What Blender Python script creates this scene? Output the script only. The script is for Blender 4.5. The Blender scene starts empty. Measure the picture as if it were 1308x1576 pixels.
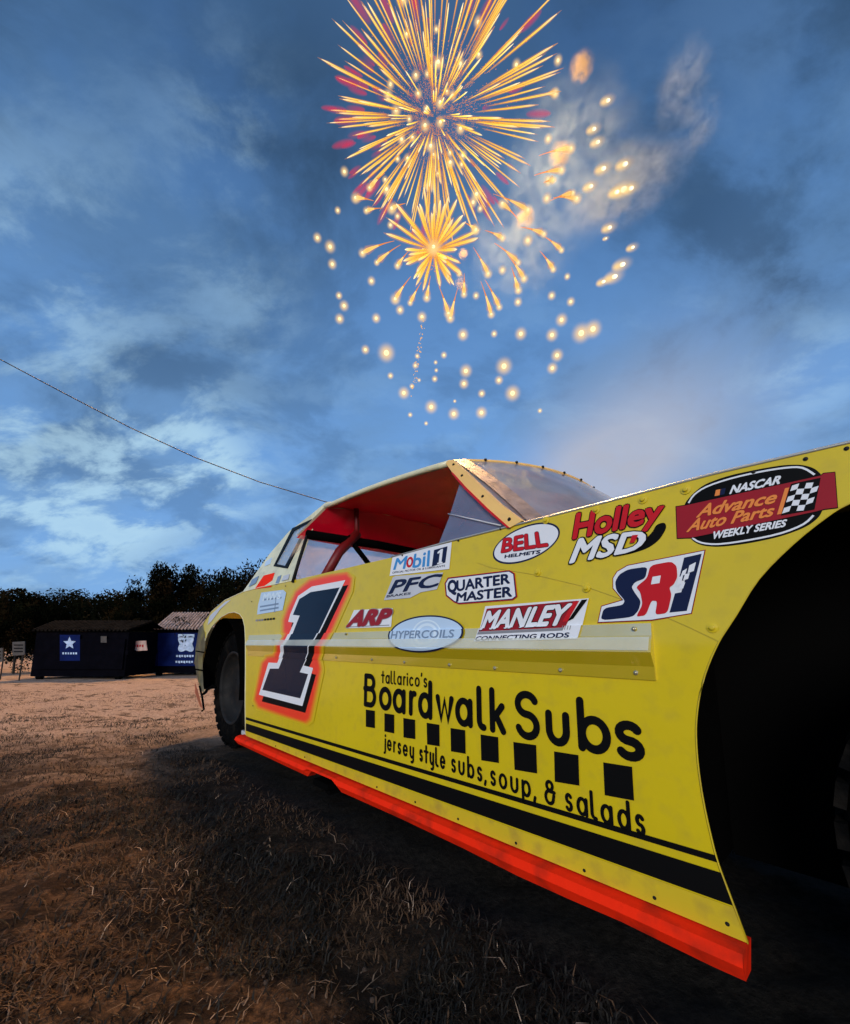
import bpy, bmesh, math, random
from mathutils import Vector, Matrix, noise
from mathutils.geometry import tessellate_polygon
random.seed(7)
rnd = random.random
def U(a, b): return a + (b - a) * rnd()
SC = bpy.context.scene
COL = SC.collection

# ------------------------------------------------------------------ camera
F, CX, CY, HY, H, D = 660.0, 654.0, 880.0, 988.0, 0.60, 0.84
PITCH = math.atan((HY - CY) / F)
cd = bpy.data.cameras.new('camera'); cam = bpy.data.objects.new('camera', cd); COL.objects.link(cam)
cam.location = (0, 0, H); cam.rotation_euler = (math.pi / 2 + PITCH, 0, 0)
cd.sensor_fit = 'HORIZONTAL'; cd.sensor_width = 36; cd.lens = 36 * F / 1308
cd.shift_y = (CY - 788) / 1308
cd.clip_start = 0.02; cd.clip_end = 2000
SC.camera = cam

# ------------------------------------------------------------------ exposure
SC.view_settings.view_transform = 'Standard'; SC.view_settings.look = 'None'
SC.view_settings.exposure = 0.0; SC.view_settings.gamma = 1; SC.view_settings.use_curve_mapping = False

SC.cycles.transparent_max_bounces = 40

def pixdir(x, y):
    a = (x - CX) / F; b = -(y - CY) / F
    return Vector((a, math.cos(PITCH) - b * math.sin(PITCH), math.sin(PITCH) + b * math.cos(PITCH)))

# ------------------------------------------------------------------ world: dusk sky with broken cloud
SUN_EL, SUN_AZ = math.radians(16), math.radians(196)      # azimuth clockwise from +Y: behind the camera and to its left
W = bpy.data.worlds.new('World'); SC.world = W; W.use_nodes = True
def build_world():
    nt = W.node_tree; N = nt.nodes; L = nt.links; N.clear()
    def nd(t, **k):
        n = N.new(t)
        for a, b in k.items(): setattr(n, a, b)
        return n
    def mth(op, a, b=None, c=None):
        n = nd('ShaderNodeMath', operation=op)
        for i, v in enumerate((a, b, c)):
            if v is None: continue
            if isinstance(v, (int, float)): n.inputs[i].default_value = v
            else: L.new(v, n.inputs[i])
        return n.outputs[0]
    def mix(f, a, b, mode='MIX'):
        n = nd('ShaderNodeMix', data_type='RGBA', blend_type=mode)
        for s, v in ((n.inputs[0], f), (n.inputs[6], a), (n.inputs[7], b)):
            if isinstance(v, (int, float)): s.default_value = v
            elif isinstance(v, tuple): s.default_value = (*v, 1)
            else: L.new(v, s)
        return n.outputs[2]
    tc = nd('ShaderNodeTexCoord'); d = tc.outputs['Generated']
    sep = nd('ShaderNodeSeparateXYZ'); L.new(d, sep.inputs[0])
    sky = nd('ShaderNodeTexSky', sky_type='NISHITA', sun_disc=False)
    sky.sun_elevation = SUN_EL; sky.sun_rotation = SUN_AZ
    sky.air_density = 1.2; sky.dust_density = 1.0; sky.ozone_density = 3.0
    ramp = nd('ShaderNodeValToRGB'); L.new(sep.outputs['Z'], ramp.inputs[0])
    e = ramp.color_ramp.elements
    e[0].position = 0.0; e[0].color = (0.230, 0.470, 0.860, 1)
    e[1].position = 1.0; e[1].color = (0.030, 0.085, 0.220, 1)
    for p, c in ((0.22, (0.190, 0.410, 0.800)), (0.45, (0.165, 0.370, 0.750)), (0.68, (0.110, 0.265, 0.570)), (0.86, (0.052, 0.135, 0.320))):
        q = e.new(p); q.color = (*c, 1)
    skyc = nd('ShaderNodeVectorMath', operation='SCALE'); L.new(sky.outputs[0], skyc.inputs[0]); skyc.inputs['Scale'].default_value = 0.06
    base = mix(0.10, ramp.outputs[0], skyc.outputs[0])
    # cloud sheet seen in perspective
    zz = mth('ADD', mth('MAXIMUM', sep.outputs['Z'], 0.0), 0.50)
    cx = mth('DIVIDE', sep.outputs['X'], zz); cy = mth('DIVIDE', sep.outputs['Y'], zz)
    comb = nd('ShaderNodeCombineXYZ'); L.new(cx, comb.inputs[0]); L.new(cy, comb.inputs[1])
    def noi(scale, detail, rough, dist, off, stretch=(1, 1, 1), rot=0):
        mp = nd('ShaderNodeMapping'); L.new(comb.outputs[0], mp.inputs[0])
        mp.inputs['Location'].default_value = off; mp.inputs['Scale'].default_value = stretch; mp.inputs['Rotation'].default_value = (0, 0, rot)
        n = nd('ShaderNodeTexNoise'); L.new(mp.outputs[0], n.inputs['Vector'])
        n.inputs['Scale'].default_value = scale; n.inputs['Detail'].default_value = detail
        n.inputs['Roughness'].default_value = rough; n.inputs['Distortion'].default_value = dist
        return n.outputs[0]
    def ss(v, a, b):
        n = nd('ShaderNodeMapRange', interpolation_type='SMOOTHSTEP'); L.new(v, n.inputs[0])
        n.inputs[1].default_value = a; n.inputs[2].default_value = b; return n.outputs[0]
    n1 = noi(2.3, 10, 0.60, 0.25, (3.1, 1.7, 0), (1, 1.25, 1), 0.4)
    n2 = noi(4.4, 10, 0.62, 0.25, (7.3, 2.2, 0), (1, 1.5, 1), 0.3)
    n3 = noi(3.4, 9, 0.60, 0.3, (1.3, 9.2, 0), (1, 1.2, 1), -0.3)
    greyc = ss(n1, 0.40, 0.62)
    c = mix(mth('MULTIPLY', greyc, 0.50), base, mix(mth('MINIMUM', mth('MULTIPLY', sep.outputs['Z'], 1.22), 1.0), (0.240, 0.430, 0.700), (0.060, 0.140, 0.270)))
    dark = ss(n3, 0.48, 0.62)
    c = mix(mth('MULTIPLY', dark, 0.40), c, (0.065, 0.150, 0.310))
    def blob(x, y, power, amt):
        v = pixdir(x, y).normalized()
        n = nd('ShaderNodeVectorMath', operation='DOT_PRODUCT'); L.new(d, n.inputs[0]); n.inputs[1].default_value = v
        return mth('MULTIPLY', mth('POWER', mth('MAXIMUM', n.outputs['Value'], 0.0), power), amt)
    def total(lst):
        s = None
        for b in lst:
            o = blob(*b); s = o if s is None else mth('ADD', s, o)
        return mth('MINIMUM', s, 1.0)
    bright = total([(60, 740, 90, 1.0), (170, 780, 130, .9), (230, 690, 200, .8), (330, 735, 260, 1.0), (90, 330, 120, .12), (260, 330, 120, .10), (390, 460, 300, .30), (130, 600, 200, .35), (290, 600, 200, .35), (1240, 570, 500, .5), (370, 210, 300, .4), (60, 420, 120, .35)])
    bn = mth('MULTIPLY', bright, ss(n2, 0.43, 0.60))
    c = mix(mth('MULTIPLY', bn, 0.95), c, (0.46, 0.70, 0.88))
    c = mix(mth('MULTIPLY', ss(n2, 0.50, 0.66), mth('MULTIPLY', mth('SUBTRACT', 1.0, sep.outputs['Z']), 0.40)), c, (0.30, 0.52, 0.80))
    drk = total([(500, 230, 90, .75), (60, 40, 14, .55), (1210, 440, 250, .6), (1050, 380, 300, .35), (1230, 30, 30, .75), (1000, 60, 60, .5), (40, 640, 200, .3), (250, 530, 100, .3)])
    c = mix(mth('MULTIPLY', drk, mth('ADD', 0.25, mth('MULTIPLY', ss(n3, 0.40, 0.60), 0.6))), c, (0.026, 0.062, 0.125))
    haze = total([(945, 715, 130, 1.0), (1060, 650, 100, .5), (860, 740, 260, .5)])
    c = mix(mth('MULTIPLY', haze, mth('ADD', 0.45, mth('MULTIPLY', n3, 0.5))), c, (0.53, 0.53, 0.60))
    grd = ss(sep.outputs['Z'], -0.06, 0.0)
    c = mix(grd, (0.05, 0.045, 0.04), c)
    bg = nd('ShaderNodeBackground'); L.new(c, bg.inputs[0]); bg.inputs[1].default_value = 1.0
    out = nd('ShaderNodeOutputWorld'); L.new(bg.outputs[0], out.inputs[0])
build_world()

# ------------------------------------------------------------------ sun: last dusk light, broad and soft
sl = bpy.data.lights.new('sun', 'SUN'); so = bpy.data.objects.new('sun', sl); COL.objects.link(so)
sl.energy = 2.1; sl.angle = math.radians(24); sl.color = (1.0, 0.93, 0.86)
sdir = Vector((math.sin(SUN_AZ) * math.cos(SUN_EL), math.cos(SUN_AZ) * math.cos(SUN_EL), math.sin(SUN_EL)))
so.rotation_euler = sdir.to_track_quat('Z', 'Y').to_euler()

# ------------------------------------------------------------------ materials
def mat(name, col, rough=0.5, metal=0.0, coat=0.0, var=0.0, vscale=8.0, bump=0.0, bscale=40.0, spec=0.5, dirt=None, dscale=6.0, damt=0.3, **kw):
    m = bpy.data.materials.new(name); m.use_nodes = True
    nt = m.node_tree; b = nt.nodes['Principled BSDF']; L = nt.links
    b.inputs['Base Color'].default_value = (*col, 1); b.inputs['Roughness'].default_value = rough
    b.inputs['Metallic'].default_value = metal; b.inputs['Coat Weight'].default_value = coat
    b.inputs['Coat Roughness'].default_value = 0.06; b.inputs['Specular IOR Level'].default_value = spec
    tc = nt.nodes.new('ShaderNodeTexCoord'); src = None
    def noi(sc, det=5):
        n = nt.nodes.new('ShaderNodeTexNoise'); n.inputs['Scale'].default_value = sc; n.inputs['Detail'].default_value = det
        L.new(tc.outputs['Object'], n.inputs['Vector']); return n.outputs[0]
    if var > 0:
        mr = nt.nodes.new('ShaderNodeMapRange'); L.new(noi(vscale), mr.inputs[0]); mr.inputs[1].default_value = .3; mr.inputs[2].default_value = .7
        mx = nt.nodes.new('ShaderNodeMix'); mx.data_type = 'RGBA'; L.new(mr.outputs[0], mx.inputs[0])
        mx.inputs[6].default_value = (*[max(0, c * (1 - var)) for c in col], 1); mx.inputs[7].default_value = (*[min(1, c * (1 + var)) for c in col], 1)
        src = mx.outputs[2]; L.new(src, b.inputs['Base Color'])
    if dirt:
        mr = nt.nodes.new('ShaderNodeMapRange'); L.new(noi(dscale, 9), mr.inputs[0]); mr.inputs[1].default_value = .50; mr.inputs[2].default_value = .75
        mu = nt.nodes.new('ShaderNodeMath'); mu.operation = 'MULTIPLY'; L.new(mr.outputs[0], mu.inputs[0]); mu.inputs[1].default_value = damt
        mx = nt.nodes.new('ShaderNodeMix'); mx.data_type = 'RGBA'; L.new(mu.outputs[0], mx.inputs[0])
        if src: L.new(src, mx.inputs[6])
        else: mx.inputs[6].default_value = (*col, 1)
        mx.inputs[7].default_value = (*dirt, 1); L.new(mx.outputs[2], b.inputs['Base Color'])
    if bump > 0:
        bp = nt.nodes.new('ShaderNodeBump'); bp.inputs['Strength'].default_value = bump; bp.inputs['Distance'].default_value = 0.02
        L.new(noi(bscale), bp.inputs['Height']); L.new(bp.outputs[0], b.inputs['Normal'])
    for k, v in kw.items(): b.inputs[k.replace('_', ' ')].default_value = v
    return m
YEL = (0.68, 0.51, 0.008)
M = {}
M['yellow'] = mat('yellow_paint', YEL, 0.42, spec=.25, coat=0.7, var=0.05, vscale=2.0, bump=0.22, bscale=4, dirt=(0.34, 0.25, 0.05), dscale=30, damt=0.22)
M['yellow_low'] = mat('muddy_yellow_paint', (0.66, 0.48, 0.02), 0.4, coat=0.2, var=0.08, vscale=5, bump=0.1, bscale=6, dirt=(0.25, 0.15, 0.05), dscale=20, damt=0.5)
M['pale'] = mat('faded_pale_yellow', (0.78, 0.75, 0.48), 0.4, coat=0.2, var=0.08, dirt=(0.3, 0.28, 0.2), dscale=18, damt=.4)
M['pillar'] = mat('pillar_yellow', (1.0, 0.58, 0.16), 0.35, coat=0.3, var=.05)
M['fluo'] = mat('fluorescent_red', (1.0, 0.028, 0.006), 0.6, spec=.03, coat=0.0, var=.06, vscale=6, bump=.3, bscale=9, dirt=(.20, .02, .01), dscale=16, damt=.7)
M['red_in'] = mat('red_interior', (0.80, 0.0, 0.022), 0.40, coat=.2, var=.1)
M['red'] = mat('decal_red', (0.58, 0.008, 0.012), 0.4, spec=.2, coat=.2, var=.05)
M['maroon'] = mat('decal_maroon', (0.32, 0.008, 0.014), 0.4, spec=.2, coat=.2, var=.1)
M['orange'] = mat('decal_orange', (0.85, 0.26, 0.05), 0.4, spec=.2, coat=.2)
M['white'] = mat('decal_white', (0.80, 0.82, 0.84), 0.4, spec=.2, coat=.2, var=.03)
M['silver'] = mat('decal_silver', (0.55, 0.57, 0.60), 0.4, spec=.2, coat=.2, var=.08)
M['lblue'] = mat('decal_light_blue', (0.52, 0.68, 0.84), 0.4, spec=.2, coat=.2, var=.03)
M['lblue2'] = mat('decal_ring_blue', (0.70, 0.84, 0.93), 0.4, spec=.2, coat=.2)
M['sky_blue'] = mat('decal_blue', (0.05, 0.28, 0.62), 0.4, spec=.2, coat=.2)
M['navy'] = mat('decal_navy', (0.005, 0.009, 0.045), 0.4, spec=.2, coat=.2)
M['steel'] = mat('decal_steel_blue', (0.20, 0.28, 0.40), 0.4, spec=.2, coat=.2)
M['grey'] = mat('decal_grey', (0.25, 0.25, 0.26), 0.4)
M['black'] = mat('decal_black', (0.007, 0.016, 0.036), 0.25, spec=.03, coat=.25, bump=.04, bscale=5)
M['vinyl'] = mat('vinyl_black', (0.004, 0.004, 0.004), 0.5, spec=.08)
M['matt'] = mat('matt_black', (0.003, 0.003, 0.003), 0.9, spec=.0)
M['alu'] = mat('bare_aluminium', (0.60, 0.60, 0.60), 0.5, metal=.3, var=.2)
M['rail'] = mat('glossy_yellow_paint', YEL, 0.30, coat=1.0, var=.04, vscale=3, bump=.05, bscale=5, spec=.6, Coat_IOR=4.0)
M['rubber'] = mat('tyre_rubber', (0.0025, 0.0025, 0.0025), 0.9, spec=.03, var=.4, vscale=30, bump=.4, bscale=60, dirt=(.05, .04, .03), dscale=14, damt=.25)
M['rim'] = mat('wheel_steel', (0.012, 0.012, 0.012), 0.6, spec=.15, dirt=(.05, .035, .025), dscale=30, damt=.4)
M['bolt'] = mat('bolt_steel', (0.42, 0.38, 0.25), 0.35, metal=.7, var=.3, vscale=40)
M['edge'] = mat('bare_aluminium_edge', (0.62, 0.60, 0.50), 0.35, metal=.6)
M['mudmetal'] = mat('muddy_bumper', (0.22, 0.20, 0.12), 0.6, var=.4, vscale=12, dirt=(.45, .42, .06), dscale=9, damt=.7)
M['cable'] = mat('cable_black', (0.02, 0.02, 0.025), 0.6)

def lexan(name, tint, alpha, rough, body):
    m = bpy.data.materials.new(name); m.use_nodes = True; nt = m.node_tree; N = nt.nodes; L = nt.links; N.clear()
    out = N.new('ShaderNodeOutputMaterial'); tr = N.new('ShaderNodeBsdfTransparent'); tr.inputs[0].default_value = (*tint, 1)
    df = N.new('ShaderNodeBsdfDiffuse'); df.inputs[0].default_value = (*body, 1)
    tl = N.new('ShaderNodeBsdfTranslucent'); tl.inputs[0].default_value = (*body, 1)
    ad = N.new('ShaderNodeMixShader'); ad.inputs[0].default_value = .5; L.new(df.outputs[0], ad.inputs[1]); L.new(tl.outputs[0], ad.inputs[2])
    gl = N.new('ShaderNodeBsdfGlossy'); gl.inputs['Roughness'].default_value = rough; gl.inputs[0].default_value = (.9, .9, .9, 1)
    tc = N.new('ShaderNodeTexCoord'); no = N.new('ShaderNodeTexNoise'); no.inputs['Scale'].default_value = 9; no.inputs['Detail'].default_value = 6
    L.new(tc.outputs['Object'], no.inputs[0]); mr = N.new('ShaderNodeMapRange'); L.new(no.outputs[0], mr.inputs[0]); mr.inputs[1].default_value = .3; mr.inputs[2].default_value = .7
    mr.inputs[3].default_value = max(0, alpha - .12); mr.inputs[4].default_value = min(1, alpha + .12)
    m1 = N.new('ShaderNodeMixShader'); L.new(mr.outputs[0], m1.inputs[0]); L.new(tr.outputs[0], m1.inputs[1]); L.new(ad.outputs[0], m1.inputs[2])
    lw = N.new('ShaderNodeLayerWeight'); lw.inputs[0].default_value = .5; pw = N.new('ShaderNodeMath'); pw.operation = 'POWER'; L.new(lw.outputs['Facing'], pw.inputs[0]); pw.inputs[1].default_value = 3.5; fr = N.new('ShaderNodeMath'); fr.operation = 'MULTIPLY_ADD'; L.new(pw.outputs[0], fr.inputs[0]); fr.inputs[1].default_value = .6; fr.inputs[2].default_value = .08
    bp = N.new('ShaderNodeBump'); bp.inputs['Strength'].default_value = .4; bp.inputs['Distance'].default_value = .02
    n2 = N.new('ShaderNodeTexNoise'); n2.inputs['Scale'].default_value = 4; L.new(tc.outputs['Object'], n2.inputs[0]); L.new(n2.outputs[0], bp.inputs['Height'])
    L.new(bp.outputs[0], gl.inputs['Normal'])
    m2 = N.new('ShaderNodeMixShader'); L.new(fr.outputs[0], m2.inputs[0]); L.new(m1.outputs[0], m2.inputs[1]); L.new(gl.outputs[0], m2.inputs[2])
    L.new(m2.outputs[0], out.inputs[0]); return m
M['windshield'] = lexan('milky_windshield_plastic', (.9, .93, .97), .55, .07, (.80, .82, .90))  # milky body colour stands in for sky reflected in the sheet
M['vent'] = lexan('vent_plastic', (.8, .85, .95), .55, .2, (.36, .38, .50))
M['rearglass'] = lexan('rear_window_plastic', (1, .86, .84), .35, .3, (.9, .78, .76))
M['sailglass'] = lexan('quarter_window_plastic', (.85, .92, 1), .60, .2, (.62, .72, .80))

def emis(name, col, strength):
    m = bpy.data.materials.new(name); m.use_nodes = True; nt = m.node_tree; nt.nodes.clear()
    o = nt.nodes.new('ShaderNodeOutputMaterial'); e = nt.nodes.new('ShaderNodeEmission')
    e.inputs[0].default_value = (*col, 1); e.inputs[1].default_value = strength; nt.links.new(e.outputs[0], o.inputs[0]); return m
def halo(name, col, strength, amt, power):
    m = bpy.data.materials.new(name); m.use_nodes = True; nt = m.node_tree; N = nt.nodes; L = nt.links; N.clear()
    o = N.new('ShaderNodeOutputMaterial'); e = N.new('ShaderNodeEmission'); e.inputs[0].default_value = (*col, 1); e.inputs[1].default_value = strength
    t = N.new('ShaderNodeBsdfTransparent'); lw = N.new('ShaderNodeLayerWeight'); lw.inputs[0].default_value = .5
    s = N.new('ShaderNodeMath'); s.operation = 'SUBTRACT'; s.inputs[0].default_value = 1; L.new(lw.outputs['Facing'], s.inputs[1])
    p = N.new('ShaderNodeMath'); p.operation = 'POWER'; L.new(s.outputs[0], p.inputs[0]); p.inputs[1].default_value = power
    q = N.new('ShaderNodeMath'); q.operation = 'MULTIPLY'; L.new(p.outputs[0], q.inputs[0]); q.inputs[1].default_value = amt
    g = N.new('ShaderNodeNewGeometry'); bf = N.new('ShaderNodeMath'); bf.operation = 'SUBTRACT'; bf.inputs[0].default_value = 1; L.new(g.outputs['Backfacing'], bf.inputs[1])
    q2 = N.new('ShaderNodeMath'); q2.operation = 'MULTIPLY'; L.new(q.outputs[0], q2.inputs[0]); L.new(bf.outputs[0], q2.inputs[1])
    mx = N.new('ShaderNodeMixShader'); L.new(q2.outputs[0], mx.inputs[0]); L.new(t.outputs[0], mx.inputs[1]); L.new(e.outputs[0], mx.inputs[2])
    L.new(mx.outputs[0], o.inputs[0]); return m

# ------------------------------------------------------------------ object helpers
def link(name, me, parent=None, mats=None):
    o = bpy.data.objects.new(name, me); COL.objects.link(o)
    if parent: o.parent = parent
    return o
def obj(name, bm, m, parent=None, smooth=False, label=None, tri=False):
    me = bpy.data.meshes.new(name)
    if tri: bmesh.ops.triangulate(bm, faces=bm.faces)
    bm.to_mesh(me); bm.free()
    for x in (m if isinstance(m, (list, tuple)) else [m]): me.materials.append(x)
    if smooth:
        for p in me.polygons: p.use_smooth = True
    o = link(name, me, parent)
    if label: o['label'] = label
    return o
def thing(name, label, cat, group=None, loc=(0, 0, 0), rz=0):
    o = bpy.data.objects.new(name, None); COL.objects.link(o); o.location = loc; o.rotation_euler = (0, 0, rz)
    o.empty_display_size = .2
    o['label'] = label; o['category'] = cat
    if group: o['group'] = group
    return o
def tag(o, label, cat, group=None):
    o['label'] = label; o['category'] = cat
    if group: o['group'] = group
    return o
def box(bm, c, s, mi=0, rot=None):
    r = bmesh.ops.create_cube(bm, size=1.0)
    mt = Matrix.Translation(c) @ (rot if rot else Matrix.Identity(4)) @ Matrix.Diagonal((*s, 1))
    bmesh.ops.transform(bm, matrix=mt, verts=r['verts'])
    for v in r['verts']:
        for f in v.link_faces: f.material_index = mi
    return r['verts']
def ball(name, r, m, sub=2):
    bm = bmesh.new(); bmesh.ops.create_icosphere(bm, subdivisions=sub, radius=r); me = bpy.data.meshes.new(name); bm.to_mesh(me); bm.free(); me.materials.append(m)
    for p in me.polygons: p.use_smooth = True
    return me
def tube(bm, pts, rad, n=8, cap=True):
    """sweep a ring along points; rad is a number or a list"""
    pts = [Vector(p) for p in pts]; rings = []
    for i, p in enumerate(pts):
        a = pts[max(0, i - 1)]; b = pts[min(len(pts) - 1, i + 1)]; t = (b - a).normalized()
        up = Vector((0, 0, 1)) if abs(t.z) < .95 else Vector((1, 0, 0))
        x = t.cross(up).normalized(); y = t.cross(x)
        r = rad[i] if isinstance(rad, (list, tuple)) else rad
        rings.append([bm.verts.new(p + (x * math.cos(k * 2 * math.pi / n) + y * math.sin(k * 2 * math.pi / n)) * r) for k in range(n)])
    for a, b in zip(rings, rings[1:]):
        for k in range(n): bm.faces.new((a[k], a[(k + 1) % n], b[(k + 1) % n], b[k]))
    if cap: bm.faces.new(rings[0][::-1]); bm.faces.new(rings[-1])

# ================================================================== GROUND
def ground_h(x, y):
    r = math.hypot(x, y)
    k = 1.0 if r < 6 else max(0.0, 1 - (r - 6) / 6)
    cs = max(0, min(1, (2.2 - abs(x)) / 1)) if y < 0 else 1
    v = Vector((x, y, 0))
    n = noise.fractal(v * 1.3 + Vector((5, 3, 0)), 1.0, 2.0, 3) * .018
    n += noise.fractal(v * 5.5, 0.8, 2.1, 4) * .016
    n += noise.noise(v * 17) * .006
    return n * k
def axis(a, b, fine0, fine1, step, coarse):
    xs = []; x = fine0
    while x <= fine1: xs.append(x); x += step
    s = step; x = fine0
    while x > a: s = min(s * 1.35, coarse); x -= s; xs.insert(0, max(x, a))
    s = step; x = fine1
    while x < b: s = min(s * 1.35, coarse); x += s; xs.append(min(x, b))
    return xs
def build_ground():
    xs = axis(-600, 600, -5.2, 1.6, .030, 60); ys = axis(-60, 900, .1, 6.2, .030, 60)
    nx = len(xs); vs = [(x, y, ground_h(x, y)) for y in ys for x in xs]
    fs = [(j * nx + i, j * nx + i + 1, (j + 1) * nx + i + 1, (j + 1) * nx + i) for j in range(len(ys) - 1) for i in range(nx - 1)]
    me = bpy.data.meshes.new('ground'); me.from_pydata(vs, [], fs)
    for p in me.polygons: p.use_smooth = True
    m = bpy.data.materials.new('trampled_dirt_and_dry_grass'); m.use_nodes = True; nt = m.node_tree; N = nt.nodes; L = nt.links
    b = N['Principled BSDF']; b.inputs['Roughness'].default_value = .95; b.inputs['Specular IOR Level'].default_value = .12
    tc = N.new('ShaderNodeTexCoord'); sep = N.new('ShaderNodeSeparateXYZ'); L.new(tc.outputs['Object'], sep.inputs[0])
    def noi(sc, det=6, rough=.6, w=(1, 1, 1)):
        mp = N.new('ShaderNodeMapping'); mp.inputs['Scale'].default_value = w; L.new(tc.outputs['Object'], mp.inputs[0])
        n = N.new('ShaderNodeTexNoise'); n.inputs['Scale'].default_value = sc; n.inputs['Detail'].default_value = det; n.inputs['Roughness'].default_value = rough
        L.new(mp.outputs[0], n.inputs[0]); return n.outputs[0]
    def mr(v, a, c, lo=0., hi=1.):
        n = N.new('ShaderNodeMapRange'); L.new(v, n.inputs[0]); n.inputs[1].default_value = a; n.inputs[2].default_value = c; n.inputs[3].default_value = lo; n.inputs[4].default_value = hi; return n.outputs[0]
    def ma(op, a, c):
        n = N.new('ShaderNodeMath'); n.operation = op
        for i, v in enumerate((a, c)):
            if isinstance(v, (int, float)): n.inputs[i].default_value = v
            else: L.new(v, n.inputs[i])
        return n.outputs[0]
    def mix(f, a, c):
        n = N.new('ShaderNodeMix'); n.data_type = 'RGBA'
        for s, v in ((n.inputs[0], f), (n.inputs[6], a), (n.inputs[7], c)):
            if isinstance(v, (int, float)): s.default_value = v
            elif isinstance(v, tuple): s.default_value = (*v, 1)
            else: L.new(v, s)
        return n.outputs[2]
    fine = noi(60, 8, .7); mid = noi(6, 8, .65, (1, 1.8, 1)); big = noi(1.1, 5, .6, (1, 1.6, 1))
    # packed pale track dirt further out, worn brown turf nearer in
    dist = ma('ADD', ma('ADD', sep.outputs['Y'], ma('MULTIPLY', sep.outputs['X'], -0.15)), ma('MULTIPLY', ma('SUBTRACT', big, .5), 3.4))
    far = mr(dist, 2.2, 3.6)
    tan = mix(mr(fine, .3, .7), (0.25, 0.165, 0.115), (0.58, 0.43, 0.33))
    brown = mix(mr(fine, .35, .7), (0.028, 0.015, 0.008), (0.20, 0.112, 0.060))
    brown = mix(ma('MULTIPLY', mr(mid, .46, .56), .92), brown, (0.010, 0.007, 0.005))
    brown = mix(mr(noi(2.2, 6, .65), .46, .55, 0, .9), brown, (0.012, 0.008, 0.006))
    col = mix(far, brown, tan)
    col = mix(ma('MULTIPLY', mr(mid, .52, .60), mr(big, .42, .55, .0, .9)), col, (0.035, 0.018, 0.008))
    # car's shade painted into the ground: darker turf under and beside it
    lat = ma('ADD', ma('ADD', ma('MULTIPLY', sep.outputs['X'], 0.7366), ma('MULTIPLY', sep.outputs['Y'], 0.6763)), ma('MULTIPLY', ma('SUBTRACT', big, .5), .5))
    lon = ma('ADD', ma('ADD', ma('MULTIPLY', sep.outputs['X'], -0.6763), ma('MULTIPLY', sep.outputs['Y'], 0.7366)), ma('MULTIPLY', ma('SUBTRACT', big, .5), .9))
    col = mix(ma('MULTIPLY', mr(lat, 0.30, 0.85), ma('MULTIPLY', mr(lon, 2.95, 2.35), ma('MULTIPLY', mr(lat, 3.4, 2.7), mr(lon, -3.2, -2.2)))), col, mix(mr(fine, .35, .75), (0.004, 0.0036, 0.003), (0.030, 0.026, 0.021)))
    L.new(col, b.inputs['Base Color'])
    bp = N.new('ShaderNodeBump'); bp.inputs['Strength'].default_value = .9; bp.inputs['Distance'].default_value = .012
    L.new(ma('ADD', fine, ma('MULTIPLY', noi(170, 4, .7), .5)), bp.inputs['Height']); L.new(bp.outputs[0], b.inputs['Normal'])
    me.materials.append(m); o = link('ground', me); o['kind'] = 'structure'
build_ground()

def to_ground(x, y, z=0):
    d = pixdir(x, y); k = (z - H) / d.z; return Vector((d.x * k, d.y * k, z))
def at_y(x, y, Y):
    d = pixdir(x, y); k = Y / d.y; return Vector((d.x * k, Y, H + d.z * k))

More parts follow.
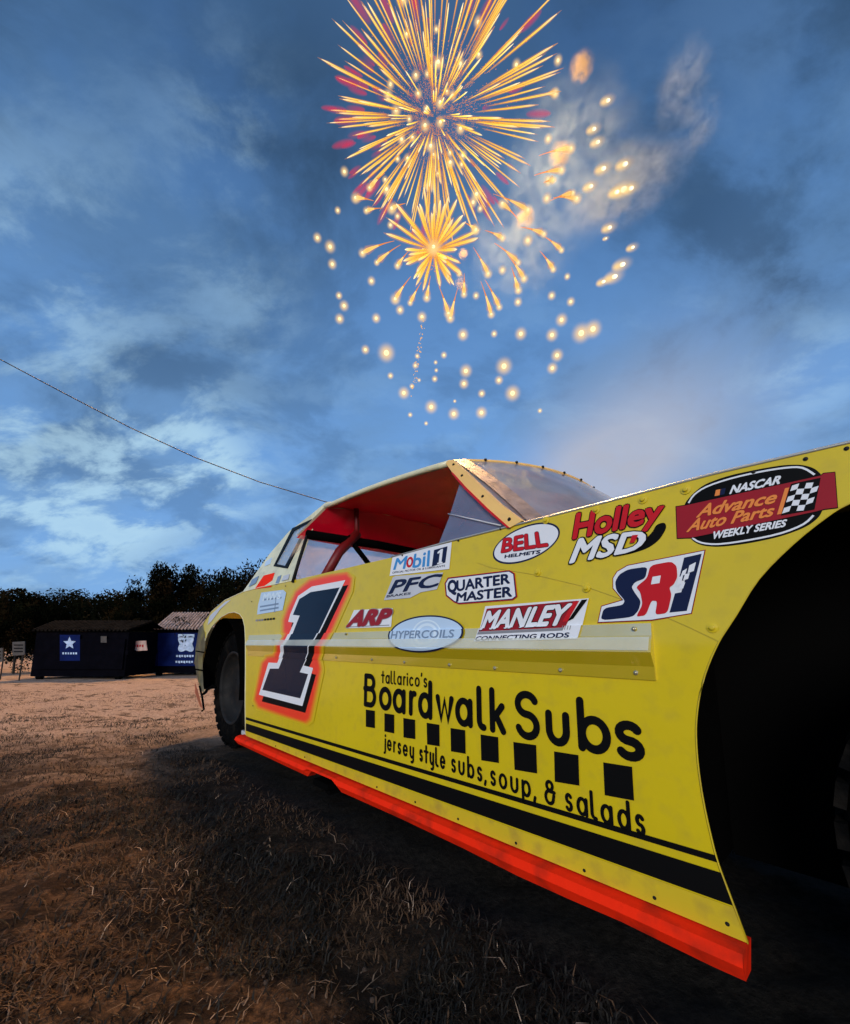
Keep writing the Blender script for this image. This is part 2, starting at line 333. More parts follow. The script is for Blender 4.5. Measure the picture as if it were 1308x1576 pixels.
RV = Vector((-0.676295, 0.736631, 0)); IV = Vector((0.736631, 0.676295, 0))
def build_grass():
    def blades(name, n, col, hmin, hmax, lean, region, label, seed, wid=.0022):
        r = random.Random(seed); vs = []; fs = []
        while len(fs) < n * 3:
            x, y = region(r)
            lat = x * IV.x + y * IV.y; lon = x * RV.x + y * RV.y
            if lat > D - .05 and -1.2 < lon < 3.3 and lat < D + 1.6: continue
            d = noise.noise(Vector((x * 2.1, y * 2.1, seed)))
            if d < .04 and r.random() < .88: continue
            a = r.uniform(0, 6.283); hh = r.uniform(hmin, hmax); l = r.uniform(*lean) * hh; b = a + r.uniform(-.9, .9)
            z = ground_h(x, y) - .003; w = wid * r.uniform(.6, 1.4)
            px, py = -math.sin(a) * w, math.cos(a) * w
            p1 = (x + math.cos(a) * l * .35, y + math.sin(a) * l * .35, z + hh * .6)
            p2 = (p1[0] + math.cos(b) * l * .65, p1[1] + math.sin(b) * l * .65, z + hh * r.uniform(.6, 1.05))
            k = len(vs)
            vs += [(x - px, y - py, z), (x + px, y + py, z), (p1[0] - px * .8, p1[1] - py * .8, p1[2]), (p1[0] + px * .8, p1[1] + py * .8, p1[2]), p2]
            fs += [(k, k + 1, k + 3), (k, k + 3, k + 2), (k + 2, k + 3, k + 4)]
        me = bpy.data.meshes.new(name); me.from_pydata(vs, [], fs); me.materials.append(mat(name + '_blades', col, .7, var=.5, vscale=9, spec=.2))
        o = link(name, me); o['kind'] = 'stuff'; o['label'] = label; o['category'] = 'grass'
    def near(r):
        y = .35 + 3.2 * r.random() ** 1.5; return r.uniform(-1.15 * y - .3, .95 * y + .2), y
    def wide(r):
        y = .4 + 5.2 * r.random() ** 1.2; return r.uniform(-1.2 * y - .3, .5 * y), y
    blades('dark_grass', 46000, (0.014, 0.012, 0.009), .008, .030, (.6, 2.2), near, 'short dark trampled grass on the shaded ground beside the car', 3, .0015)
    blades('brown_grass', 30000, (0.085, 0.048, 0.025), .008, .028, (.6, 2.2), wide, 'short withered brown grass over the worn ground', 4, .0014)
    blades('dry_grass', 4200, (0.17, 0.115, 0.075), .004, .016, (1.4, 3.6), near, 'matted flattened pale brown dry grass in the foreground', 5, .0012)
    blades('straw_stalks', 420, (0.45, 0.32, 0.22), .012, .034, (.8, 2.2), near, 'scattered pale straw stalks standing in the foreground', 6, .0012)
    # crumbs of earth and small stones
    r = random.Random(11); bm = bmesh.new()
    for i in range(2200):
        y = .5 + 6 * r.random() ** 1.3; x = r.uniform(-1.2 * y, .55 * y); s = r.uniform(.002, .007)
        if x * IV.x + y * IV.y > D - .25: continue
        q = bmesh.ops.create_icosphere(bm, subdivisions=1, radius=s)
        z = ground_h(x, y)
        for v in q['verts']: v.co = Vector((v.co.x * r.uniform(.7, 1.3) + x, v.co.y * r.uniform(.7, 1.3) + y, v.co.z * .7 + z))
    o = obj('dirt_clods', bm, mat('dirt_clod', (0.07, 0.042, 0.026), .95, var=.5, vscale=5), None, True)
    o['kind'] = 'stuff'; o['label'] = 'small crumbs of dirt and pebbles scattered over the ground'; o['category'] = 'pebbles'
build_grass()

# ================================================================== HEDGE, TREES
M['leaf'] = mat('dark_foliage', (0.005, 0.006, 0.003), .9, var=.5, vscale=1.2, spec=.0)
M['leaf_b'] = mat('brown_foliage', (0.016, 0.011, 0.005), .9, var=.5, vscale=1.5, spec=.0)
M['bark'] = mat('bark', (0.02, 0.015, 0.01), .9, bump=.5, bscale=20)
def crown_mesh(seed, n, clumps, ls):
    r = random.Random(seed); cs = []
    for i in range(clumps):
        a = r.uniform(0, 6.28); q = r.random() ** .5
        cs.append((math.cos(a) * q * .42, math.sin(a) * q * .42, r.uniform(-.40, .40) * (1 - q * .45), r.uniform(.09, .22)))
    vs = []; fs = []; mi = []
    for i in range(n):
        c = r.choice(cs); v = Vector((r.gauss(0, 1), r.gauss(0, 1), r.gauss(0, 1))).normalized() * c[3] * r.uniform(.5, 1.08)
        p = Vector(c[:3]) + v; u = Vector((r.gauss(0, 1), r.gauss(0, 1), r.gauss(0, 1))).normalized(); w = u.orthogonal().normalized()
        s = ls * r.uniform(.6, 1.5); k = len(vs)
        vs += [p - u * s, p + w * s * .45, p + u * s, p - w * s * .45]; fs.append((k, k + 1, k + 2, k + 3)); mi.append(1 if noise.noise(p * 3.3) > .18 else 0)
    me = bpy.data.meshes.new('crown'); me.from_pydata(vs, [], fs); me.materials.append(M['leaf']); me.materials.append(M['leaf_b'])
    me.polygons.foreach_set('material_index', mi); return me
def trunk_mesh(seed):
    r = random.Random(seed); bm = bmesh.new()
    tube(bm, [(0, 0, -.05), (.02, 0, .2), (0, .02, .5), (.02, 0, .8)], [.035, .028, .02, .008], 7)
    for i in range(6):
        a = r.uniform(0, 6.28); z = r.uniform(.15, .6); l = r.uniform(.2, .4)
        tube(bm, [(0, 0, z), (math.cos(a) * l * .5, math.sin(a) * l * .5, z + l * .4), (math.cos(a) * l, math.sin(a) * l, z + l * .9)], [.014, .009, .004], 5)
    me = bpy.data.meshes.new('trunk'); bm.to_mesh(me); bm.free(); me.materials.append(M['bark']); return me
crowns = [crown_mesh(i, 9000, 34, .019) for i in range(4)]; trunks = [trunk_mesh(i) for i in range(3)]
def tree(px0, px1, py_top, Y, label, cat='tree', name='tree', group='trees along the skyline', i=0):
    a = at_y(px0, HY, Y); b = at_y(px1, HY, Y); top = at_y((px0 + px1) / 2, py_top, Y).z; w = b.x - a.x
    t = thing(name, label, cat, group, ((a.x + b.x) / 2, Y, 0), i * 1.3)
    tr = link('trunk', trunks[i % 3], t); tr.scale = (w * .7, w * .7, top * .95)
    c = link('crown', crowns[i % 4], t); hh = top * .97; c.scale = (w / .98, w / .98, hh / .98); c.location = (0, 0, top - hh * .5)
for k, (a, b, t, Y, lab) in enumerate([
    (-60, 70, 900, 17, 'low dark tree cut by the left edge of the picture'),
    (20, 130, 893, 18, 'low dark tree with a small raised hump above the pale signboard hedge'),
    (95, 215, 900, 17, 'low dark tree just left of the tall trees, above the ribbed lid'),
    (188, 275, 862, 14, 'tall dark tree with a ragged pointed top at the left end of the tall trees'),
    (235, 325, 862, 15, 'browner dark tree directly above the blue dumpster'),
    (290, 385, 860, 14, 'dark tree with thin feathery top behind the tail of the car'),
    (345, 460, 843, 15, 'tallest dark tree touching the sloping rear panel of the car')]):
    tree(a, b, t, Y, lab, i=k)
for k in range(15):
    x = -110 + k * 46; Y = 8.4 + .5 * (k % 3); top = 915 + 14 * math.sin(k * 2.3) + (10 if k % 2 else 0)
    labs = 'dark bush in the unbroken hedge behind the dumpsters'
    tree(x - 38, x + 38, top, Y, labs, 'bush', 'bush', 'bushes of the dark hedge behind the dumpsters', i=k)

# ================================================================== DUMPSTERS, SIGNS
M['bin_dark'] = mat('dumpster_dark_paint', (0.002, 0.002, 0.004), .8, spec=.02, var=.3, bump=.2, bscale=12)
M['bin_blue'] = mat('dumpster_blue_paint', (0.002, 0.003, 0.030), .7, spec=.03, var=.25, vscale=3, bump=.2, bscale=12)
M['lid_pale'] = mat('weathered_ribbed_metal', (0.30, 0.25, 0.24), .6, var=.45, vscale=14, dirt=(.12, .07, .05), dscale=10, damt=.6)  # pale ribs on the blue dumpster's lid
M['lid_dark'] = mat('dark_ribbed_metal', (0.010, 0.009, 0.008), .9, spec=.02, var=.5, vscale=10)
M['poster_white'] = mat('poster_white', (0.40, 0.52, 0.70), .7, spec=.1, var=.3, vscale=14)
M['poster_blue'] = mat('poster_blue', (0.003, 0.010, 0.070), .7, spec=.05, var=.3, vscale=10)
M['sign_pale'] = mat('faded_pink_sign', (0.48, 0.34, 0.30), .7, var=.2, dirt=(.25, .12, .1), dscale=12, damt=.6)
M['sign_grey'] = mat('small_grey_notice', (0.045, 0.04, 0.036), .7, var=.4, vscale=20)
def dumpster(px0, px1, py_lid, py_eave, py_foot, label, blue, ribs, slant):
    g0 = to_ground(px0, py_foot); Y = g0.y; x0 = g0.x; x1 = at_y(px1, py_foot, Y).x; w = x1 - x0
    ze = at_y(px0, py_eave, Y).z; zr = at_y(px0, py_lid, Y + .45).z
    t = thing('dumpster', label, 'dumpster', 'dumpsters along the hedge', (x0 + w / 2, Y, 0))
    bm = bmesh.new(); box(bm, (0, .40, ze / 2 + .02), (w, .78, ze - .06)); 
    for q in (-1, 1): box(bm, (q * w * .5, .40, ze * .55), (.05, .80, .07))
    bmesh.ops.bevel(bm, geom=bm.edges[:], offset=.008, segments=1)
    obj('body', bm, M['bin_dark'], t)
    bm = bmesh.new(); box(bm, (0, -.012, ze * .52), (w * .96, .02, ze * .62)); obj('front_panel', bm, M['bin_blue'] if blue else M['bin_dark'], t)
    # lid of separate ribs over a thin sheet
    sh = bmesh.new(); vv = [sh.verts.new(p) for p in ((-w / 2 - .03, -.06, ze), (w / 2 + .03, -.06, ze), (w / 2 + .03 - slant, .42, zr), (-w / 2 - .03 + slant * .6, .42, zr))]
    sh.faces.new(vv); bk = [sh.verts.new(p) for p in ((w / 2 + .03 - slant, .86, ze + .02), (-w / 2 - .03 + slant * .6, .86, ze + .02))]
    sh.faces.new((vv[3], vv[2], bk[0], bk[1]))
    g = bmesh.ops.solidify(sh, geom=sh.faces[:], thickness=.012)
    lid = obj('lid', sh, M['bin_dark'], t)
    for k in range(ribs):
        f = (k + .5) / ribs; a = Vector((-w / 2 - .02 + f * (w + .04), -.065, ze + .01)); bx = -w / 2 - .02 + slant * .6 + f * (w + .04 - slant * 1.6)
        b = Vector((bx, .42, zr + .012)); bm = bmesh.new(); tube(bm, [a, (a + b) / 2 + Vector((0, 0, .002)), b], (w / ribs) * .33, 6)
        obj('rib', bm, M['lid_pale'] if blue else M['lid_dark'], lid)
    for q in (-1, 1):
        bm = bmesh.new(); tube(bm, [(q * w * .42 - .04, .05, .04), (q * w * .42 + .04, .05, .04)], .04, 10); obj('caster', bm, M['matt'], t)
    return t, w, ze, Y
def plaque(parent, px, Y, x0c, thick, m, name='poster'):
    """polygon given in picture pixels on the vertical plane at depth Y, local to parent"""
    pts = [at_y(x, y, Y) for x, y in px]; bm = bmesh.new()
    f = bm.faces.new([bm.verts.new((p.x - x0c[0], p.y - x0c[1], p.z)) for p in pts])
    r = bmesh.ops.extrude_face_region(bm, geom=[f]); bmesh.ops.translate(bm, vec=(0, thick, 0), verts=[e for e in r['geom'] if isinstance(e, bmesh.types.BMVert)])
    return obj(name, bm, m, parent)
def star(cx, cy, r0, r1, n=5, rot=-math.pi / 2):
    return [(cx + (r0 if k % 2 == 0 else r1) * math.cos(rot + k * math.pi / n), cy + (r0 if k % 2 == 0 else r1) * math.sin(rot + k * math.pi / n)) for k in range(2 * n)]
t, w, ze, Y = dumpster(233, 345, 944, 969, 1040, 'blue dumpster with pale ribbed lid and white emblem beside the car tail', True, 22, .07)
c0 = (t.location.x, t.location.y)
pb = plaque(t, [(243, 974), (342, 974), (342, 1025), (243, 1025)], Y - .026, c0, .004, M['poster_blue'], 'poster')
def blobpoly(cx, cy, rx, ry, k, amp, n=40): return [(cx + rx * (1 + amp * math.cos(k * a)) * math.cos(a), cy + ry * (1 + amp * math.cos(k * a)) * math.sin(a)) for a in [2 * math.pi * i / n for i in range(n)]]
plaque(pb, [(286 + 12.5 * (1 + .22 * math.cos(4 * a + math.pi)) * math.cos(a), 991 + 12.5 * (1 + .22 * math.cos(4 * a + math.pi)) * math.sin(a)) for a in [2 * math.pi * i / 48 for i in range(48)]], Y - .030, c0, .003, M['poster_white'], 'emblem')
plaque(pb, [(274, 976), (299, 976), (299, 981), (274, 981)], Y - .030, c0, .002, M['poster_white'], 'emblem_bar')
for (a, b, y) in ((271, 299, 1008), (270, 298, 1017)):
    for k in range(7):
        xx = a + (b - a) * k / 7; plaque(pb, [(xx, y), (xx + 2.8, y), (xx + 2.8, y + 3 + k % 2), (xx, y + 3)], Y - .030, c0, .002, M['poster_white'], 'lettering')
t, w, ze, Y = dumpster(45, 190, 957, 971, 1046, 'long black dumpster with thin dark ribbed lid and blue star poster', False, 24, -.10)
c0 = (t.location.x, t.location.y)
pb = plaque(t, [(92, 977), (123, 977), (123, 1017), (92, 1017)], Y - .026, c0, .004, M['poster_blue'], 'poster')
plaque(pb, star(107, 990, 10, 4.5), Y - .030, c0, .003, M['poster_white'], 'star_emblem')
for k in range(6):
    xx = 96 + k * 4; plaque(pb, [(xx, 1004), (xx + 2.4, 1004), (xx + 2.4, 1007), (xx, 1007)], Y - .030, c0, .002, M['poster_white'], 'lettering')
plaque(t, [(155, 979), (164, 979), (164, 989), (155, 989)], Y - .026, c0, .004, M['sign_grey'], 'notice')
# sign board on a post
g = to_ground(203, 1042); t = thing('signboard', 'low faded pink signboard on a thin post between the two dumpsters', 'sign', None, (g.x, g.y - .3, 0)); Y = g.y - .3; c0 = (g.x, Y)
pn = plaque(t, [(181, 987), (224, 986), (226, 1001), (182, 1003)], Y - .02, c0, .02, M['sign_pale'], 'board')
for k in range(9):
    xx = 187 + k * 3.9; plaque(pn, [(xx, 992), (xx + 2.5, 992), (xx + 2.5, 996 - k % 2), (xx, 996)], Y - .024, c0, .003, M['maroon'], 'lettering')
bm = bmesh.new(); tube(bm, [(0, .01, -.02), (0, .01, at_y(203, 1000, Y).z)], .012, 6); obj('post', bm, M['sign_grey'], t)
# two small notices on stakes
for (x0, x1, y0, y1, lab) in ((19, 38, 988, 1008, 'small grey notice board on a stake left of the long black dumpster'), (-6, 4, 998, 1018, 'small grey notice board cut by the left edge')):
    g = to_ground((x0 + x1) / 2, 1047); t = thing('notice_board', lab, 'sign', 'small notice boards', (g.x, g.y, 0)); c0 = (g.x, g.y)
    bb = plaque(t, [(x0, y0), (x1, y0 - 1), (x1, y1), (x0, y1 + 1)], g.y - .02, c0, .02, M['sign_grey'], 'board')
    for k in range(3): plaque(bb, [(x0 + 2, y0 + 4 + k * 5), (x1 - 3, y0 + 4 + k * 5), (x1 - 3, y0 + 5.6 + k * 5), (x0 + 2, y0 + 5.6 + k * 5)], g.y - .024, c0, .003, M['bin_dark'], 'lettering')
    bm = bmesh.new(); tube(bm, [(0, .01, -.02), (0, .01, at_y(x0, y1, g.y).z)], .01, 6); obj('post', bm, M['bark'], t)

# overhead cable
bm = bmesh.new(); P = []
A = at_y(-260, 400, 9); B = at_y(560, 800, 30)
ctl = [(-260, 432, 8), (-120, 500, 9.5), (0, 553, 11), (100, 606, 13), (200, 658, 15.5), (300, 704, 18.5), (400, 742, 22), (500, 772, 26), (600, 795, 31)]
tube(bm, [at_y(*c) for c in ctl], [.010, .012, .013, .016, .018, .021, .024, .028, .032], 6)
tag(obj('overhead_cable', bm, M['cable'], None, True), 'thin dark overhead cable sagging across the sky to the car roof', 'cable')

# ================================================================== RACE CAR
CAR = thing('race_car', 'yellow dirt track race car with number 1 and sponsor decals, fluorescent red rocker strip', 'race car', None,
            (IV.x * D, IV.y * D, 0), math.atan2(-RV.y, -RV.x))
def at(x, y, t=0.0):
    d = pixdir(x, y); k = (D + t) / d.dot(IV); p = d * k
    return p.dot(RV), p.z + H
def at_s(x, y, s):
    """picture point on the plane across the car at distance s -> (t, z)"""
    d = pixdir(x, y); k = s / d.dot(RV); p = d * k
    return p.dot(IV) - D, p.z + H
def V(s, t, z): return Vector((-s, t, z))
# rub rail profile: z, outward offset
RZ = [0.532, 0.556, 0.582, 0.612, 0.634]
RO = [0.004, 0.006, 0.019, 0.007, 0.005]
S_RAIL0, S_RAIL1 = at(1000, 1000, -.02)[0], at(380, 1000, -.01)[0]
def off(s, z):
    if not (S_RAIL0 < s < S_RAIL1) or z < RZ[0] or z > RZ[-1]: return 0.0
    for i in range(4):
        if z <= RZ[i + 1]:
            f = (z - RZ[i]) / (RZ[i + 1] - RZ[i]); return RO[i] + f * (RO[i + 1] - RO[i])
    return 0.0
def tri2d(loops):
    """triangulate 2D loops (outer + holes) -> flat index triples into the joined vertex list"""
    return tessellate_polygon([[Vector((x, y, 0)) for x, y in lp] for lp in loops])
def plate(name, loops, m, tf=0.0, thick=.003, parent=CAR, bevel=0, label=None):
    """sheet in the (s,z) plane with real thickness; tf is t or a function of (s,z)"""
    T = tf if callable(tf) else (lambda s, z: tf)
    bm = bmesh.new(); fr = []; bk = []
    for lp in loops:
        fr.append([bm.verts.new(V(s, T(s, z), z)) for s, z in lp]); bk.append([bm.verts.new(V(s, T(s, z) + thick, z)) for s, z in lp])
    F_ = [v for l in fr for v in l]; B_ = [v for l in bk for v in l]
    for a, b, c in tri2d(loops):
        try: bm.faces.new((F_[a], F_[b], F_[c])); bm.faces.new((B_[c], B_[b], B_[a]))
        except ValueError: pass
    for f, b in zip(fr, bk):
        n = len(f)
        for i in range(n): bm.faces.new((f[i], f[(i + 1) % n], b[(i + 1) % n], b[i]))
    bmesh.ops.recalc_face_normals(bm, faces=bm.faces)
    return obj(name, bm, m, parent, label=label)
BASE = 0.0022; LIFT = 0
def decal_from_tris(name, vs2, tris, m, layer, parent, label=None, rail=True, depth=None):
    bm = bmesh.new(); dl = bm.verts.layers.float.new('depth'); vv = [bm.verts.new((-s, 0, z)) for s, z in vs2]
    if depth:
        for v, q in zip(vv, depth): v[dl] = q
    for t in tris:
        try: bm.faces.new([vv[i] for i in t])
        except ValueError: pass
    zs = [z for s, z in vs2]; ss_ = [s for s, z in vs2]
    if rail and max(zs) > RZ[0] and min(zs) < RZ[-1] and max(ss_) > S_RAIL0:
        for zc in RZ:
            if min(zs) < zc < max(zs):
                for e in (-.0002, .0002) if zc in (RZ[0], RZ[-1]) else (0,):
                    bmesh.ops.bisect_plane(bm, geom=bm.verts[:] + bm.edges[:] + bm.faces[:], plane_co=(0, 0, zc + e), plane_no=(0, 0, 1))
        for v in bm.verts: v.co.y = -off(-v.co.x, v.co.z)
    for v in bm.verts: v.co.y -= BASE + (layer + LIFT) * .00045 + v[dl]
    bmesh.ops.recalc_face_normals(bm, faces=bm.faces)
    for f in bm.faces:
        if f.normal.y > 0: f.normal_flip()
    return obj(name, bm, m, parent, label=label)
def poly(name, px, m, layer, parent, tr=None, label=None, rail=True, metric=False):
    pts = px if metric else [at(*(tr(*p) if tr else p)) for p in px]
    return decal_from_tris(name, pts, tri2d([pts]), m, layer, parent, label, rail)
def chaikin(P, it=2, r=.22):
    for _ in range(it):
        Q = []
        for i in range(len(P)):
            a, b = P[i], P[(i + 1) % len(P)]; Q += [(a[0] + (b[0] - a[0]) * r, a[1] + (b[1] - a[1]) * r), (b[0] + (a[0] - b[0]) * r, b[1] + (a[1] - b[1]) * r)]
        P = Q
    return P
def ellpts(c, u, v, n=56, a0=0, a1=2 * math.pi):
    return [(c[0] + u[0] * math.cos(a) + v[0] * math.sin(a), c[1] + u[1] * math.cos(a) + v[1] * math.sin(a)) for a in [a0 + (a1 - a0) * i / n for i in range(n)]]
def ring(name, outer, inner, m, layer, parent, tr):
    o = [at(*tr(*p)) for p in outer]; i = [at(*tr(*p)) for p in inner]
    return decal_from_tris(name, o + i, [(k, (k + 1) % len(o), len(o) + (k + 1) % len(o), len(o) + k) for k in range(len(o))], m, layer, parent)
def grow(pts, d):
    """offset a polygon outward by d"""
    n = len(pts); A = sum(pts[i][0] * pts[(i + 1) % n][1] - pts[(i + 1) % n][0] * pts[i][1] for i in range(n)); sg = 1 if A > 0 else -1; o = []
    for i in range(n):
        a = Vector(pts[i - 1]); b = Vector(pts[i]); c = Vector(pts[(i + 1) % n]); e1 = (b - a).normalized(); e2 = (c - b).normalized()
        n1 = Vector((e1.y, -e1.x)) * sg; n2 = Vector((e2.y, -e2.x)) * sg; q = n1 + n2
        k = d / max(.45, q.length_squared / 2) ; o.append(tuple(b + q * .5 * min(k * 1.0, d * 2.2) if d > 0 else b + q * .5 * max(k, d * 2.2)))
    return o
DG = None
def text_geo(s, bold=0.0, shear=0.0, res=3):
    cu = bpy.data.curves.new('lettering', 'FONT'); cu.body = s; cu.offset = bold; cu.shear = shear; cu.resolution_u = res; cu.fill_mode = 'FRONT'
    o = bpy.data.objects.new('lettering', cu); COL.objects.link(o)
    bpy.context.view_layer.update(); me = bpy.data.meshes.new_from_object(o.evaluated_get(bpy.context.evaluated_depsgraph_get()))
    vs = [(v.co.x, v.co.y) for v in me.vertices]; fs = [tuple(p.vertices) for p in me.polygons]
    bpy.data.objects.remove(o); bpy.data.curves.remove(cu); bpy.data.meshes.remove(me)
    return vs, fs
def quadmap(q, tr=None):
    c = [at(*(tr(*p) if tr else p)) for p in q]     # TL TR BR BL
    def f(u, v):
        tp = [c[0][k] + (c[1][k] - c[0][k]) * u for k in (0, 1)]; bt = [c[3][k] + (c[2][k] - c[3][k]) * u for k in (0, 1)]
        return (bt[0] + (tp[0] - bt[0]) * v, bt[1] + (tp[1] - bt[1]) * v)
    return f
def text(s, q, m, layer, parent, tr=None, bold=.012, outline=None, om=None, shear=0.0, name='lettering'):
    """lettering filling quad q (TL,TR,BR,BL), thickened by laying shifted copies a hair apart; outline is a fatter set beneath"""
    vs, fs = text_geo(s, 0.0, shear); xs = [v[0] for v in vs]; ys = [v[1] for v in vs]
    x0, x1, y0, y1 = min(xs), max(xs), min(ys), max(ys); f = quadmap(q, tr)
    def lay(b, mm, ly, nm):
        sh = [(0, 0)] + [(b * math.cos(k * math.pi / 4), b * math.sin(k * math.pi / 4)) for k in range(8)]
        V_, F_, Dp = [], [], []
        for k, (dx, dy) in enumerate(sh):
            n = len(V_); V_ += [f((x + dx - x0) / (x1 - x0), (y + dy - y0) / (y1 - y0)) for x, y in vs]; F_ += [tuple(i + n for i in t) for t in fs]; Dp += [k * .00004] * len(vs)
        return decal_from_tris(nm, V_, F_, mm, ly, parent, depth=Dp)
    if outline: lay(bold + outline, om, layer, 'letter_outline'); layer += 1
    return lay(bold, m, layer, name)
def Z1(x, y): return 280 + x / 3.031, 680 + y / 3.031
def Z2(x, y): return 560 + x / 3.27, 680 + y / 3.27
def Z3(x, y): return 860 + x / 2.92, 660 + y / 2.92
def Z4(x, y): return 540 + x / 2.616, 1020 + y / 2.616
def Z7(x, y): return 360 + x / 5.031, 860 + y / 5.031

# ---- side panel outline
SILL = .880
arch_pts = [at(*p) for p in ((1151, 1452), (1130, 1395), (1110, 1342), (1100, 1310), (1085, 1245), (1076, 1190), (1072, 1145), (1072, 1110), (1078, 1065), (1090, 1025), (1106, 989), (1119, 968), (1134, 945), (1168, 891), (1220, 838), (1271, 797), (1308, 775))]
front_arch = arch_pts + [(-.04, .815), (-.12, .835), (-.22, .845), (-.34, .835), (-.46, .80), (-.56, .74), (-.63, .65), (-.66, .55), (-.66, .40), (-.62, .16), (-1.05, .18), (-1.15, .40), (-1.12, .62), (-1.02, .80), (-.9, .872)]
top_pts = [(x, SILL - .001) for x in (-.4, 0)] + [at(*p) for p in ((1308, 682), (1100, 730), (928, 775), (814, 803.5), (691, 834), (603, 858), (450, 893.5), (400, 904), (374, 911), (346, 924), (326, 941), (313, 960))]
r_arch = [at(*p) for p in ((316, 986), (320, 975), (326, 965), (333, 957), (342, 949), (352, 943.5), (361, 942), (369, 945), (374, 952), (377, 965), (378, 985), (378, 1030), (377.5, 1080), (378, 1130))]
def smooth_open(P, k=3):
    out = []
    for i in range(len(P) - 1):
        p0, p1, p2, p3 = (Vector(P[max(0, i - 1)]), Vector(P[i]), Vector(P[i + 1]), Vector(P[min(len(P) - 1, i + 2)]))
        for j in range(k):
            u = j / k; out.append(tuple(.5 * ((2 * p1) + (p2 - p0) * u + (2 * p0 - 5 * p1 + 4 * p2 - p3) * u * u + (3 * p1 - p0 - 3 * p2 + p3) * u ** 3)))
    return out + [P[-1]]
FA = smooth_open(front_arch[2:28])
outline = front_arch[:2] + FA + front_arch[28:] + top_pts + r_arch
seam_pts = [at(*p) for p in ((690, 872), (755, 873.5), (820, 884), (905, 904), (985, 932), (1060, 965), (1100, 984), (1106, 987))]
plate('side_panel', [outline], M['yellow'], 0.0, .004)
# front fender sheet lapped over the door sheet, its lower edge is the seam
fen = [(p[0], p[1]) for p in FA[24:60]] + [(-.22, .8795), (0, .8795)] + [at(*p) for p in ((1308, 683), (1100, 731), (928, 776), (820, 803))] + [at(775, 828)] + [at(735, 866)] + seam_pts[1:]
plate('fender_panel', [fen], M['yellow'], -.0018, .0017)
# bare edge of the sheet along the top and round the arch
bm = bmesh.new(); tube(bm, [V(s, -.001, z + .001) for s, z in [(-.4, SILL - .002)] + top_pts[1:8]], .0028, 6); obj('top_edge', bm, M['edge'], CAR, True)
bm = bmesh.new(); tube(bm, [V(s, -.001, z) for s, z in front_arch[:2] + FA], .0013, 6); obj('arch_edge', bm, M['yellow_low'], CAR, True)
bm = bmesh.new(); tube(bm, [V(s, -.001, z) for s, z in top_pts[8:] + r_arch], .0022, 6); obj('tail_edge', bm, M['pale'], CAR, True)

# ---- rub rail
def rail():
    bm = bmesh.new(); n = 24; rows = []
    for k in range(n + 1):
        s = S_RAIL0 + (S_RAIL1 - S_RAIL0) * k / n
        rows.append([bm.verts.new(V(s, -o + noise.noise(Vector((s * 3, z * 9, 0))) * .0006, z)) for z, o in zip([RZ[0] - .0001] + RZ + [RZ[-1] + .0001], [0] + RO + [0])])
    for a, b in zip(rows, rows[1:]):
        for i in range(len(a) - 1): bm.faces.new((a[i], a[i + 1], b[i + 1], b[i]))
    bm.faces.new(rows[0]); bm.faces.new(rows[-1][::-1])
    bmesh.ops.recalc_face_normals(bm, faces=bm.faces)
    return obj('rub_rail', bm, M['rail'], CAR)
rail()
def glare_mat():  # added pale strip, its colour stands for sky glare along the rail
    m = bpy.data.materials.new('painted_rail_glare'); m.use_nodes = True; nt = m.node_tree; N = nt.nodes; L = nt.links; b_ = N['Principled BSDF']
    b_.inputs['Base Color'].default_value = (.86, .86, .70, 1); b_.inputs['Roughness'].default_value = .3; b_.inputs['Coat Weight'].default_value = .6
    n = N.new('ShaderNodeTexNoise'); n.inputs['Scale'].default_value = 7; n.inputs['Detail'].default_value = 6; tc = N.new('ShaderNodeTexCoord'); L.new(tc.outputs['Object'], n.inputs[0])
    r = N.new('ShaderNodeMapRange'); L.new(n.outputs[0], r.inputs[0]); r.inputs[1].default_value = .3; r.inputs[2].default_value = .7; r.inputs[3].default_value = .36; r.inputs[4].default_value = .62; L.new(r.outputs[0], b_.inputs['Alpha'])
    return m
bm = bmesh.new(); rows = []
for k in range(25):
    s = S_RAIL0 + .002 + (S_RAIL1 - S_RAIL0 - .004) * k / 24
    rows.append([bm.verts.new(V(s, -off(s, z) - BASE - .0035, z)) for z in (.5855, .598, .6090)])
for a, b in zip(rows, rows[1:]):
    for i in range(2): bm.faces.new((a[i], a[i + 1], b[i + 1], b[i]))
obj('rail_glare', bm, glare_mat(), CAR)

# ---- rocker skirt, two lengths with the broken gap between
def skirt(tops, bots):
    bm = bmesh.new(); rows = []
    for (a, b) in zip(tops, bots):
        (s0, z0), (s1, z1) = at(*a), at(*b); zm = z0 + (z1 - z0) * .45; s = (s0 + s1) / 2
        rows.append([bm.verts.new(V(*q)) for q in ((s0, -.003, z0), (s0, -.010, z0 - .001), (s, -.024, z0 + (z1 - z0) * .12), (s, -.030, zm), (s1, -.012, z1), (s1, .02, z1), (s0, .02, z0))])
    for a, b in zip(rows, rows[1:]):
        for i in range(len(a)): bm.faces.new((a[i], a[(i + 1) % len(a)], b[(i + 1) % len(a)], b[i]))
    bm.faces.new(rows[0]); bm.faces.new(rows[-1][::-1]); bmesh.ops.recalc_face_normals(bm, faces=bm.faces)
    return obj('rocker_skirt', bm, M['fluo'], CAR)
tl = lambda x: (x, 1131 + (x - 370) * (1452 - 1131) / (1151 - 370)); bl = lambda x: (x, 1144 + (x - 370) * (1504 - 1144) / (1151 - 370))
xs_ = [370, 420, 462, 478, 484, 522, 530, 620, 720, 800, 880, 960, 1040, 1100, 1151]
dips = {484: 11, 522: 13}
skirt([tl(x) for x in xs_], [(x, bl(x)[1] - dips.get(x, 0) + (2.2 * math.sin(x) if 530 < x < 1140 else 0)) for x in xs_])
